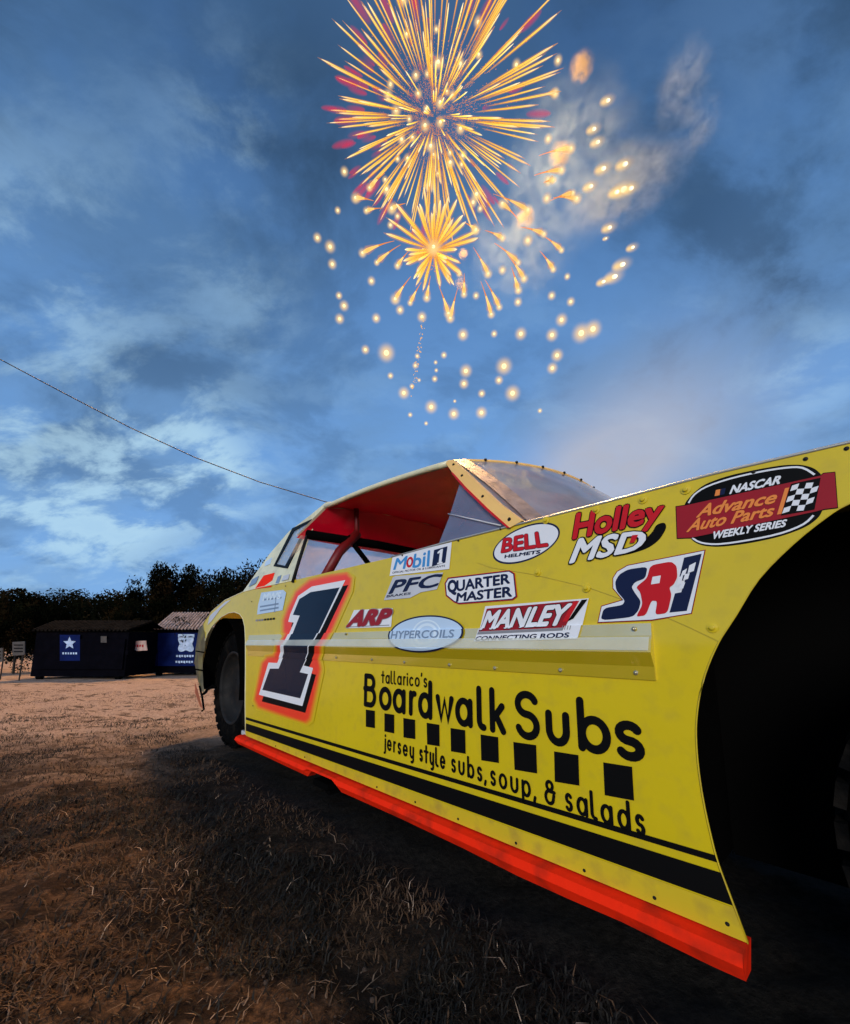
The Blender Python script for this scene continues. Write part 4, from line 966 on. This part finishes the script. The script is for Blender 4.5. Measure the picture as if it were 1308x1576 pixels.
# rear quarter (sail) panel with its window
sail = [leanat(*p) for p in ((450, 893), (491, 789), (511, 777), (508, 772), (501, 774), (478, 793), (445, 818), (415, 853), (374, 911))]
hole = [leanat(*p) for p in ((424, 870), (442, 873), (479, 801), (452, 815))]
plate('sail_panel', [sail, hole], M['pale'], lambda s, z: lean(s, z) - .002, .005)
hb = [leanat(*p) for p in ((426, 868), (440, 871), (475, 805), (453, 818))]
plate('window_frame', [[leanat(*p) for p in ((422, 871.5), (443.5, 875), (481, 799), (451, 813))], hb], M['vinyl'], lambda s, z: lean(s, z) - .005, .004)
plate('quarter_window', [hole], M['sailglass'], lambda s, z: lean(s, z) + .001, .002)
for q, m in (([(235, 130), (318, 108), (292, 218), (165, 234)], M['fluo']), ([(145, 160), (198, 132), (172, 190), (118, 217)], M['steel']), ([(345, 138), (372, 125), (352, 192), (322, 202)], M['steel']), ([(388, 132), (436, 118), (424, 160), (372, 172)], M['silver']), ([(250, 22), (300, -10), (285, 40), (240, 60)], M['lblue'])):
    plate('sail_decal', [[leanat(*Z7(*p)) for p in q]], m, lambda s, z: lean(s, z) - .0035, .001)
# same panels on the far side
far = [[(s, z) for s, z in sail]]; plate('sail_panel', far, M['pale'], lambda s, z: 2 * TR + TW - lean(s, z), .005)
FT = 2 * TR + TW
plate('side_panel', [[(.3, .12), (-.66, .3), (-.66, .5), (-.2, .84), (.2, .6), (.22, .12), (2.36, .12), (2.37, .7), (2.66, .76), (2.98, .6), (3.05, .72), (2.38, .869), (-.9, SILL - .005), (-1.1, .6), (-1.1, .2), (-.66, .2), (.2, .11)][6:14] + [(-1.1, .6), (-1.1, .2), (-.62, .2), (-.66, .5), (-.2, .84), (.2, .6)]], M['yellow'], FT, .004)
# rear header, rear window, rear bars (on the plane across the car just behind the seat)
SB = 1.76
def back(px, py): t, z = at_s(px, py, SB); return V(SB, t, z)
bm = bmesh.new(); a = back(484, 824); b = back(660, 850); dv = (b - a); far_ = a + dv * ((TW + TR * .6) / dv.y); far_.z = a.z - .0
tube(bm, [a - dv * .05, a + dv * .5, far_], .022, 8); obj('rear_header', bm, M['matt'], CAR, True)
hz_ = a.z
bm = bmesh.new(); bmo = bmesh.new()
for q_, lift in ((bm, -.02), (bmo, 0)):
    A_ = [q_.verts.new(roof_pt(i / 12, .985, lift)) for i in range(13)]; B_ = [q_.verts.new(V(SB + .10, a.y - .06 + (TW - .1) * i / 12 + .02, hz_ + .0 + (.012 if lift == 0 else 0))) for i in range(13)]
    for i in range(12): q_.faces.new((A_[i], A_[i + 1], B_[i + 1], B_[i]))
obj('headliner', bm, M['red_in'], CAR, True); obj('rear_roof_panel', bmo, M['pale'], CAR, True)
bm = bmesh.new(); ta = a.y; w_ = TW + .1
vv = [bm.verts.new(p) for p in (V(SB + .04, ta - .05, a.z), V(SB + .04, ta + w_, a.z), V(SB + .34, FT - .08, .87), V(SB + .34, .06, .87))]
bm.faces.new(vv); obj('rear_window', bm, M['rearglass'], CAR)
M['bar_red'] = mat('dark_red_bar', (.16, .004, .004), .5)
for p, r, m in ((((548, 822), (520, 850), (496, 892)), .024, M['bar_red']), (((533, 826), (548, 846), (568, 872)), .013, M['matt']), (((546, 778), (547, 802), (547, 830)), .013, M['bar_red'])):
    bm = bmesh.new(); tube(bm, [back(*q) + Vector((.012, 0, 0)) for q in p], r, 8); obj('cage_bar', bm, m, CAR, True)
bm = bmesh.new(); tube(bm, [roof_pt(.05, .02, -.05), roof_pt(.5, .01, -.05), roof_pt(.95, .02, -.05)], .018, 8); obj('cage_bar', bm, M['matt'], CAR, True)
for u in (.95,):
    bm = bmesh.new(); q = roof_pt(u, .0, -.04); tube(bm, [roof_pt(u, .95, -.05), q, V(s_c + .02, q.y, SILL - .05)], .016, 8); obj('cage_bar', bm, M['matt'], CAR, True)
bm = bmesh.new(); tube(bm, [back(474, 824) + Vector((-.01, 0, .0)), back(462, 862) + Vector((-.01, 0, 0)), back(452, 896) + Vector((-.01, 0, 0))], .008, 6); obj('window_post', bm, M['rim'], CAR, True)

# ---- decks, floor, dash, firewall, wheel wells
def slab(name, s0, s1, t0, t1, z0, z1, m, bev=.004):
    bm = bmesh.new(); box(bm, V((s0 + s1) / 2, (t0 + t1) / 2, (z0 + z1) / 2), (abs(s1 - s0), abs(t1 - t0), abs(z1 - z0)))
    if bev: bmesh.ops.bevel(bm, geom=bm.edges[:], offset=bev, segments=1)
    return obj(name, bm, m, CAR)
slab('hood', -.9, .56, .012, FT - .012, .862, .872, M['yellow'])
slab('rear_deck', SB + .30, 2.38, .012, FT - .012, .852, .862, M['yellow'])
bm = bmesh.new(); q = [bm.verts.new(V(s, t, z)) for s, t, z in ((2.38, .006, .862), (2.38, FT - .006, .862), (2.72, FT - .006, .80), (2.72, .006, .80), (3.04, FT - .006, .715), (3.04, .006, .715))]
bm.faces.new((q[0], q[1], q[2], q[3])); bm.faces.new((q[3], q[2], q[4], q[5])); bmesh.ops.solidify(bm, geom=bm.faces[:], thickness=.006); obj('tail_deck', bm, M['yellow'], CAR)
slab('floor_pan', .335, 2.35, .03, FT - .03, .13, .15, M['alu'])
slab('firewall', .30, .32, .006, FT - .03, .15, .85, M['matt'])
slab('rear_firewall', 2.28, 2.30, .03, FT - .03, .15, .85, M['alu'])
slab('dashboard', .34, .72, .04, FT - .04, .80, .845, M['matt'])
slab('inner_panel', .335, 2.28, .045, .055, .15, .84, M['alu'])
slab('wheel_well', -.66, .30, .36, .38, .14, .86, M['matt']); slab('wheel_well', 2.36, 3.02, .38, .40, .2, .74, M['matt'])
slab('frame_rail', -1.0, 3.0, .42, .50, .16, .24, M['matt'])
slab('radiator_panel', -.75, -.72, .38, FT - .38, .2, .85, M['matt'])
# seat shell and driver's headrest low inside
slab('seat', 1.25, 1.55, .85, 1.25, .2, .82, M['matt'], .03)

# ---- rear wheel house
bm = bmesh.new(); q = [(2.70 + .345 * math.cos(a), .30 + .44 * math.sin(a)) for a in [math.pi * k / 16 for k in range(17)]]
a_ = [bm.verts.new(V(s, .008, z)) for s, z in q]; b_ = [bm.verts.new(V(s, .38, z)) for s, z in q]
for k in range(16): bm.faces.new((a_[k], a_[k + 1], b_[k + 1], b_[k]))
obj('wheel_house', bm, M['matt'], CAR)
# ---- wheels
def wheel(s, t0, wid, r, label=None):
    w = bpy.data.objects.new('wheel', None); COL.objects.link(w); w.parent = CAR; w.location = V(s, t0 + wid / 2, r)
    prof = [(-.5, .62), (-.53, .72), (-.52, .86), (-.47, .95), (-.40, .985), (-.2, 1.0), (0, 1.003), (.2, 1.0), (.40, .985), (.47, .95), (.52, .86), (.53, .72), (.5, .62)]
    bm = bmesh.new(); n = 48; R_ = [[bm.verts.new((r * q * math.cos(k * 2 * math.pi / n), wid * y, r * q * math.sin(k * 2 * math.pi / n))) for y, q in prof] for k in range(n)]
    for k in range(n):
        a, b = R_[k], R_[(k + 1) % n]
        for i in range(len(prof) - 1): bm.faces.new((a[i], a[i + 1], b[i + 1], b[i]))
    bmesh.ops.recalc_face_normals(bm, faces=bm.faces); obj('tyre', bm, M['rubber'], w, True)
    # tread blocks
    tb = bmesh.new(); box(tb, (0, 0, 0), (.034, wid * .20, .012)); bmesh.ops.bevel(tb, geom=tb.edges[:], offset=.002, segments=1); me = bpy.data.meshes.new('tread_block'); tb.to_mesh(me); tb.free(); me.materials.append(M['rubber'])
    tyre = [c for c in w.children if c.name.startswith('tyre')][0]
    bmx = bmesh.new()
    for k in range(36):
        for j in range(4):
            a = (k + (j % 2) * .5) * 2 * math.pi / 36; y = (-.375 + .25 * j) * wid
            rr = r * (.992 if j in (0, 3) else 1.003)
            mt = Matrix.Translation((rr * math.cos(a), y, rr * math.sin(a))) @ Matrix.Rotation(-a + math.pi / 2, 4, 'Y')
            q = bmesh.ops.create_cube(bmx, size=1.0); bmesh.ops.transform(bmx, matrix=mt @ Matrix.Diagonal((.036, wid * .20, .014, 1)), verts=q['verts'])
    tr_ = obj('tread', bmx, M['rubber'], w); 
    bm = bmesh.new(); R_ = []
    rp = [(-.50, .63), (-.52, .60), (-.46, .58), (-.30, .54), (-.26, .30), (-.32, .12), (-.34, .0)]
    R_ = [[bm.verts.new((r * q * math.cos(k * 2 * math.pi / 32), wid * y, r * q * math.sin(k * 2 * math.pi / 32))) for y, q in rp[:-1]] for k in range(32)]; cv = bm.verts.new((0, rp[-1][0] * wid, 0))
    for k in range(32):
        a, b = R_[k], R_[(k + 1) % 32]
        for i in range(len(rp) - 2): bm.faces.new((a[i], a[i + 1], b[i + 1], b[i]))
        bm.faces.new((a[-1], cv, b[-1]))
    bmesh.ops.recalc_face_normals(bm, faces=bm.faces); obj('rim', bm, M['rim'], w, True)
    for k in range(5):
        a = k * 2 * math.pi / 5; link('lug_nut', b_dark, w).location = (r * .2 * math.cos(a), -wid * .325, r * .2 * math.sin(a))
    return w
wheel(2.70, .085, .24, .335); wheel(-.235, .045, .24, .325); wheel(2.70, FT - .30, .26, .335); wheel(-.30, FT - .30, .24, .325)
bm = bmesh.new(); tube(bm, [V(2.70, .3, .33), V(2.70, FT - .3, .33)], .04, 8); obj('axle', bm, M['matt'], CAR)

# ---- battered rear bumper cover at the tail
def on(px, py, t): s, z = at(px, py, t); return V(s, t, z)
bm = bmesh.new()
cols = [((313, 960), (316, 986)), ((306, 968), (315, 1000)), ((301, 997), (312, 1010)), ((300, 1023), (312, 1035)), ((303, 1042), (313, 1055)), ((308, 1060), (316, 1070))]
outer = [on(x, y, .01 + .0 * i) + Vector((-.02 * i, 0, 0)) for i, ((x, y), _) in enumerate(cols)]
prev = None; rows = []
for (a, b) in cols: rows.append([bm.verts.new(on(a[0], a[1], .02)), bm.verts.new(on((a[0] + b[0]) / 2, (a[1] + b[1]) / 2, -.004)), bm.verts.new(on(b[0], b[1], 0.0))])
for a, b in zip(rows, rows[1:]):
    for i in range(2): bm.faces.new((a[i], a[i + 1], b[i + 1], b[i]))
bmesh.ops.solidify(bm, geom=bm.faces[:], thickness=.006); obj('bumper_cover', bm, M['mudmetal'], CAR)
bm = bmesh.new(); ex = [bm.verts.new(p) for p in (V(3.20, .02, .70), V(3.20, FT - .02, .70), V(3.27, FT - .02, .45), V(3.27, .02, .45))]; bm.faces.new(ex); bmesh.ops.solidify(bm, geom=bm.faces[:], thickness=.006); obj('bumper_cover', bm, M['mudmetal'], CAR)
for pts, r in ((((307, 1056), (311, 1072), (314, 1092), (311, 1094)), .006), (((316, 1066), (318, 1062), (328, 1055), (332, 1058)), .008), (((313, 1068), (318, 1064)), .008), (((302, 1002), (314, 1004)), .004), (((301, 1030), (313, 1032)), .005)):
    bm = bmesh.new(); tube(bm, [on(x, y, -.006) for x, y in pts], r, 6); obj('broken_strap', bm, M['matt'], CAR, True)
bm = bmesh.new(); f = bm.faces.new([bm.verts.new(on(x, y, .012)) for x, y in ((300, 1050), (304, 1062), (312, 1090), (308, 1088), (300, 1066))]); bmesh.ops.solidify(bm, geom=[f], thickness=.004); obj('torn_skirt', bm, mat('torn_orange_skirt', (.62, .20, .10), .5), CAR)

# ================================================================== FIREWORKS
ZC = 100.0
def far_pt(px, py, zc=ZC): return pixdir(px, py) * zc + Vector((0, 0, H))
PXM = ZC / F                                        # metres per picture pixel at that depth
def gold():
    m = emis('spark_gold', (1, .7, .13), 1.6); nt = m.node_tree; N = nt.nodes; L = nt.links; e = [n for n in N if n.type == 'EMISSION'][0]
    tc = N.new('ShaderNodeTexCoord'); sp = N.new('ShaderNodeSeparateXYZ'); L.new(tc.outputs['Object'], sp.inputs[0]); r = N.new('ShaderNodeValToRGB'); L.new(sp.outputs['Z'], r.inputs[0])
    q = r.color_ramp.elements; q[0].position = .45; q[0].color = (.90, .34, .03, 1); q[1].position = 1; q[1].color = (1, .93, .62, 1)
    for p, c in ((.62, (1, .62, .06, 1)), (.85, (1, .76, .14, 1))): x = q.new(p); x.color = c
    L.new(r.outputs[0], e.inputs[0]); return m
M['spark_core'] = gold()
M['comet_core'] = emis('comet_gold', (1.0, .62, .20), 1.6)
M['spark_hot'] = emis('spark_white_hot', (1.0, .90, .62), 3.0)
M['ember'] = emis('spark_ember', (.95, .30, .06), .95)
M['glow_gold'] = halo('gold_glow', (1.0, .40, .06), .9, .60, 2.0)
M['glow_red'] = halo('red_glow', (1.0, .015, .06), .9, .42, 4)
M['glow_star'] = halo('star_glow', (1.0, .66, .26), 1.2, .85, 6)
def burst(name, label, c): return thing(name, label, 'firework', 'fireworks in the sky', c)
def streak_mesh(seed):
    """unit streak along +Z: embers, then a tapering gold core"""
    r = random.Random(seed); bm = bmesh.new()
    zs = [0, .15, .4, .7, .9, 1.0]; rd = [.002, .006, .0105, .0125, .011, .003]
    tube(bm, [(0.002 * math.sin(z * 9 + seed), .002 * math.cos(z * 7), .48 + .52 * z) for z in zs], rd, 6)
    for f in bm.faces: f.material_index = 0
    me = bpy.data.meshes.new('spark_trail'); bm.to_mesh(me); bm.free(); me.materials.append(M['spark_core']); bm = bmesh.new()
    for i in range(44):
        z = r.uniform(.08, .80); q = bmesh.ops.create_icosphere(bm, subdivisions=1, radius=r.uniform(.0028, .0052)); w = .013
        bmesh.ops.translate(bm, vec=(r.gauss(0, w), r.gauss(0, w), z), verts=q['verts'])
    m2 = bpy.data.meshes.new('embers'); bm.to_mesh(m2); bm.free(); m2.materials.append(M['ember']); return me, m2
def glow_mesh():
    bm = bmesh.new(); tube(bm, [(0, 0, .36 + .68 * z) for z in (0, .1, .3, .6, .85, 1)], [.002, .014, .024, .032, .028, .004], 10)
    me = bpy.data.meshes.new('trail_glow'); bm.to_mesh(me); bm.free(); me.materials.append(M['glow_gold'])
    for p in me.polygons: p.use_smooth = True
    return me
streaks = [streak_mesh(i) for i in range(5)]; gmesh = glow_mesh()
star_me = ball('star', 1, M['spark_hot']); ember_me = ball('ember', 1, emis('ember_gold', (1.0, .52, .14), 1.0), 1); halo_me = ball('star_glow', 1, M['glow_star'], 3); red_me = ball('red_glow', 1, M['glow_red'], 3)
def add_streak(parent, v, r0, r1, w, glow=True, k=0):
    L_ = r1; o = link('spark_trail', streaks[k % 5][0], parent); link('embers', streaks[k % 5][1], o)['kind'] = 'stuff'; o.rotation_mode = 'QUATERNION'
    o.rotation_quaternion = v.to_track_quat('Z', 'Y'); o.location = v * r0; s = (r1 - r0); o.scale = (w, w, s)
    if glow:
        g = link('trail_glow', gmesh, o)
def add_star(parent, p, r, glow=3.2):
    glow *= 2.1; r *= .8
    o = link('spark', star_me, parent); o.location = p; o.scale = (r, r * .9, r * 1.05)
    g = link('spark_glow', halo_me, o); g.scale = (glow,) * 3
CB = far_pt(668, 180); B1 = burst('firework_burst', 'largest firework, a gold round burst of long radial sparks with red tips', CB)
R1 = 156 * PXM; rr = random.Random(21); N1 = 196
for i in range(N1):
    z = 1 - 2 * (i + .5) / N1; a = i * 2.39996 + rr.uniform(-.12, .12); q = math.sqrt(1 - z * z)
    v = Vector((q * math.cos(a), z * .9, q * math.sin(a))); v += Vector((rr.gauss(0, .07), rr.gauss(0, .07), rr.gauss(0, .07))); v.normalize()
    # the shell is tilted so that its equator faces the ground below it
    ln_ = rr.uniform(.84, 1.06) * (1.12 if v.x > .2 else 1.0) * (1.18 if v.z > .2 else 1.0) * (.90 if v.z < -.35 else 1.0)
    add_streak(B1, v, rr.uniform(.02, .18) * R1, R1 * ln_, 8.6 * rr.uniform(.7, 1.5), True, i)
for i in range(100):
    v = Vector((rr.gauss(0, 1), rr.gauss(0, 1), rr.gauss(0, 1))).normalized()
    if v.x > -.1 and rr.random() < .45: v.x = -abs(v.x)
    o = link('red_glow', red_me, B1); o.location = v * R1 * rr.uniform(.80, 1.03); s = rr.uniform(4, 9) * PXM; o.scale = (s * .8, s * .8, s * 2.4); o.rotation_mode = 'QUATERNION'; o.rotation_quaternion = v.to_track_quat('Z', 'Y')
for i in range(26):
    v = Vector((rr.gauss(0, 1), rr.gauss(0, 1), rr.gauss(0, 1))).normalized(); add_star(B1, v * R1 * rr.uniform(.25, .85), rr.uniform(1.6, 3.0) * PXM, 2.4)
for i in range(52):
    v = Vector((rr.gauss(0, 1), rr.gauss(0, 1), rr.gauss(0, 1))).normalized(); add_streak(B1, v, rr.uniform(.02, .1) * R1, R1 * rr.uniform(.35, .7), 12, True, i)
# its light
pl = bpy.data.lights.new('firework_light', 'POINT'); pl.energy = 1.2e6; pl.color = (1.0, .56, .22); pl.shadow_soft_size = 9
po = bpy.data.objects.new('firework_light', pl); COL.objects.link(po); po.parent = B1

C2 = far_pt(667, 386, 96); B2 = burst('firework_burst', 'small dense round gold starburst just below the largest burst', C2)
for i in range(48):
    if i < 17:
        a = math.radians(10 + 160 * i / 16) + rr.uniform(-.06, .06); v = Vector((math.cos(a), -.62 * math.sin(a) + rr.uniform(-.25, .25), .78 * math.sin(a))).normalized(); L_ = rr.uniform(52, 78) * PXM
    else:
        v = Vector((rr.gauss(0, 1), rr.gauss(0, 1), rr.gauss(0, 1) - .3)).normalized(); L_ = rr.uniform(34, 56) * PXM
    add_streak(B2, v, -.55 * L_, L_, 17 * rr.uniform(.9, 1.4), True, i)
add_star(B2, Vector((0, -1, 0)), 3 * PXM, 3.4)

Z6 = lambda x, y: (460 + x / 2.044, y / 2.044)
C3 = far_pt(700, 345, 98); B3 = burst('firework_burst', 'ring of curved falling gold comets spreading below the small round starburst', C3)
comets = [((300, 758), (200, 795)), ((320, 770), (245, 825)), ((352, 870), (303, 940)), ((385, 888), (350, 952)), ((414, 868), (402, 936)), ((500, 905), (476, 1000)), ((520, 860), (519, 925)), ((548, 778), (595, 860)), ((572, 885), (605, 988)), ((585, 880), (630, 965)), ((615, 765), (690, 825)), ((655, 800), (708, 875)), ((668, 840), (690, 912)), ((758, 790), (800, 846)), ((765, 740), (826, 786)), ((700, 715), (770, 735)), ((610, 610), (720, 660)), ((740, 552), (826, 534)), ((790, 632), (862, 606)), ((800, 622), (874, 624)), ((755, 490), (856, 466)), ((235, 632), (178, 622)), ((262, 655), (212, 662)), ((335, 640), (292, 655)), ((270, 545), (222, 590)), ((345, 790), (310, 835)), ((585, 725), (640, 748)), ((440, 900), (470, 985)), ((690, 690), (640, 640)), ((760, 300), (806, 292)), ((770, 575), (800, 565)), ((520, 700), (556, 722))]
for i, (a, b) in enumerate(comets):
    zc = 98 + rr.uniform(-8, 8); pa, pb = far_pt(*Z6(*a), zc) - C3, far_pt(*Z6(*b), zc) - C3; md = (pa + pb) / 2 + Vector((0, 0, (pb - pa).length * .09))
    pts = [pa * (1 - u) ** 2 + md * 2 * u * (1 - u) + pb * u * u for u in [k / 8 for k in range(9)]]; w = PXM * 2.6
    bm = bmesh.new(); tube(bm, pts, [w * q for q in (.10, .16, .22, .30, .40, .55, .85, 1.0, .4)], 7)
    for f in bm.faces:
        if f.calc_center_median().lerp(pb, 0) and (f.calc_center_median() - pb).length > (pa - pb).length * .5: f.material_index = 1
    c = obj('comet', bm, [M['comet_core'], M['ember']], B3, True)
    bm = bmesh.new(); tube(bm, pts[3:], [w * q for q in (.1, .7, 1.3, 2.0, 2.4, .6)], 10); obj('comet_glow', bm, M['glow_gold'], c, True)
    add_star(B3, pb, PXM * rr.uniform(1.5, 2.5), 2.6)

C4 = far_pt(760, 450, 104); B4 = burst('firework_burst', 'wide scatter of single pale gold sparks drifting down around the lower bursts', C4)
stars = [(58, 748, 5), (98, 776, 6), (105, 831, 5), (122, 662, 4), (228, 884, 5), (126, 930, 4), (142, 962, 6), (128, 1003, 6), (243, 1001, 5), (318, 975, 5), (387, 997, 6), (516, 1053, 7), (614, 1050, 4), (698, 1050, 7), (209, 1100, 5), (275, 1110, 10), (288, 1182, 4), (330, 1236, 7), (456, 1117, 4), (427, 1192, 4), (525, 1167, 8), (519, 1207, 6), (645, 1152, 9), (629, 1196, 5), (575, 1238, 5), (672, 1237, 9), (416, 1280, 7), (487, 1302, 7), (574, 1298, 7), (758, 1292, 3), (350, 1305, 3), (400, 1332, 2.5), (812, 1118, 7), (797, 1158, 6), (796, 1054, 7), (826, 1006, 7), (888, 1048, 10), (925, 1035, 9), (855, 949, 5), (795, 930, 5), (844, 870, 4), (689, 950, 5), (557, 930, 4), (640, 850, 5), (958, 886, 5), (993, 870, 8), (1018, 832, 7), (1050, 778, 5), (977, 716, 6), (966, 750, 2.5), (1022, 596, 9), (1000, 604, 6), (1045, 592, 6), (918, 586, 6), (958, 530, 6), (1026, 516, 7), (940, 447, 6), (928, 406, 6), (784, 437, 5), (972, 316, 6), (815, 190, 5), (806, 294, 5), (784, 568, 5), (780, 624, 5), (554, 722, 4), (548, 636, 5), (570, 656, 4), (516, 488, 5), (512, 517, 4), (143, 540, 5), (274, 588, 4), (288, 708, 4), (310, 680, 4), (504, 862, 4), (720, 756, 6), (310, 500, 4), (288, 265, 5), (564, 70, 6), (508, 200, 5), (432, 92, 4), (415, 175, 4), (404, 232, 4), (684, 204, 5), (347, 375, 4), (484, 300, 5), (372, 1120, 3), (366, 1150, 4), (355, 1215, 3), (378, 1196, 2.5), (430, 1140, 2.5), (432, 1165, 2.5), (490, 1262, 2)]
for x, y, r in stars:
    p = far_pt(*Z6(x, y), rr.uniform(96, 112)) - C4
    o = link('spark', star_me, B4); o.location = p; q = r * .40 * PXM
    right = x > 880 and y < 900; o.scale = (q * (1.6 if right else 1.0), q, q * 1.02)
    if right: o.rotation_euler = (0, math.radians(-22), 0)
    g = link('spark_glow', halo_me, o); g.scale = (4.6,) * 3
# rising tail of a shell, a broken line of embers and one pale smoke trail
C5 = far_pt(645, 560, 99); B5 = burst('firework_tail', 'thin vertical trail of crackling embers rising below the bursts', C5)
for i in range(64):
    y = rr.uniform(488, 612); x = 652 - (y - 488) * .14 + rr.uniform(-3.5, 3.5); p = far_pt(x, y, 99) - C5
    o = link('ember', ember_me, B5); s = rr.uniform(.35, .95) * PXM; o.location = p; o.scale = (s, s, s * 1.5); 

# ---- smoke drifting away from the bursts
def smoke_mat(name, col, dens, em=None, ems=0.0, scale=.12, thr=(.45, .65)):
    m = bpy.data.materials.new(name); m.use_nodes = True; nt = m.node_tree; N = nt.nodes; L = nt.links; N.clear()
    o = N.new('ShaderNodeOutputMaterial'); pv = N.new('ShaderNodeVolumePrincipled'); pv.inputs['Color'].default_value = (*col, 1); pv.inputs['Anisotropy'].default_value = .1
    tc = N.new('ShaderNodeTexCoord'); no = N.new('ShaderNodeTexNoise'); no.inputs['Scale'].default_value = scale; no.inputs['Detail'].default_value = 5; no.inputs['Roughness'].default_value = .6; no.inputs['Distortion'].default_value = .6
    ob = N.new('ShaderNodeNewGeometry'); L.new(ob.outputs['Position'], no.inputs[0])
    ln2 = N.new('ShaderNodeVectorMath'); ln2.operation = 'LENGTH'; L.new(tc.outputs['Object'], ln2.inputs[0])
    fa = N.new('ShaderNodeMapRange'); fa.interpolation_type = 'SMOOTHSTEP'; L.new(ln2.outputs['Value'], fa.inputs[0]); fa.inputs[1].default_value = .15; fa.inputs[2].default_value = .98; fa.inputs[3].default_value = 1; fa.inputs[4].default_value = 0
    mr = N.new('ShaderNodeMapRange'); L.new(no.outputs[0], mr.inputs[0]); mr.inputs[1].default_value = thr[0]; mr.inputs[2].default_value = thr[1]
    mu = N.new('ShaderNodeMath'); mu.operation = 'MULTIPLY'; L.new(fa.outputs[0], mu.inputs[0]); L.new(mr.outputs[0], mu.inputs[1])
    m2 = N.new('ShaderNodeMath'); m2.operation = 'MULTIPLY'; L.new(mu.outputs[0], m2.inputs[0]); m2.inputs[1].default_value = dens; L.new(m2.outputs[0], pv.inputs['Density'])
    L.new(pv.outputs[0], o.inputs['Volume']); return m
sm_grey = smoke_mat('grey_smoke', (.34, .50, .70), .050, scale=.22, thr=(.47, .64))
sm_wisp = smoke_mat('wispy_smoke', (.42, .56, .74), .11, scale=.3, thr=(.44, .62))
sm_lit = smoke_mat('lit_smoke', (.50, .40, .24), .75, scale=.6, thr=(.40, .62))
def puff(px, py, rx, ry, zc, m, label, rz=0.0, dpt=None):
    bm = bmesh.new(); bmesh.ops.create_icosphere(bm, subdivisions=3, radius=1)
    o = obj('smoke_puff', bm, m, None, True); o.location = far_pt(px, py, zc); k = zc / F; o.scale = (rx * k, (dpt or max(rx, ry)) * k, ry * k); o.rotation_euler = (math.radians(30), rz, 0)
    o['label'] = label; o['category'] = 'smoke'; o['kind'] = 'stuff'; return o
puff(880, 260, 120, 130, 112, sm_grey, 'broad thin grey smoke right of the largest firework', .4)
puff(960, 290, 110, 60, 114, sm_wisp, 'wispy grey smoke streaming right over the pale sparks', -.4)
puff(800, 390, 100, 85, 122, sm_grey, 'thin grey smoke beneath the fireworks')
puff(1050, 130, 42, 62, 112, sm_wisp, 'tall pale smoke wisp high on the right')
puff(1075, 195, 34, 46, 111, sm_wisp, 'small pale smoke puff under the tall wisp')
for x, y, r, lab in ((895, 103, 22, 'bright orange smoke puff at the upper right of the bursts'), (862, 238, 20, 'orange smoke puff right of the largest burst'), (808, 336, 18, 'orange smoke puff below and right of the largest burst'), (710, 436, 12, 'small orange smoke puff under the small round starburst'), (713, 392, 10, 'tiny orange smoke puff beside the small round starburst')):
    puff(x, y, r, r, 104, sm_lit, lab)
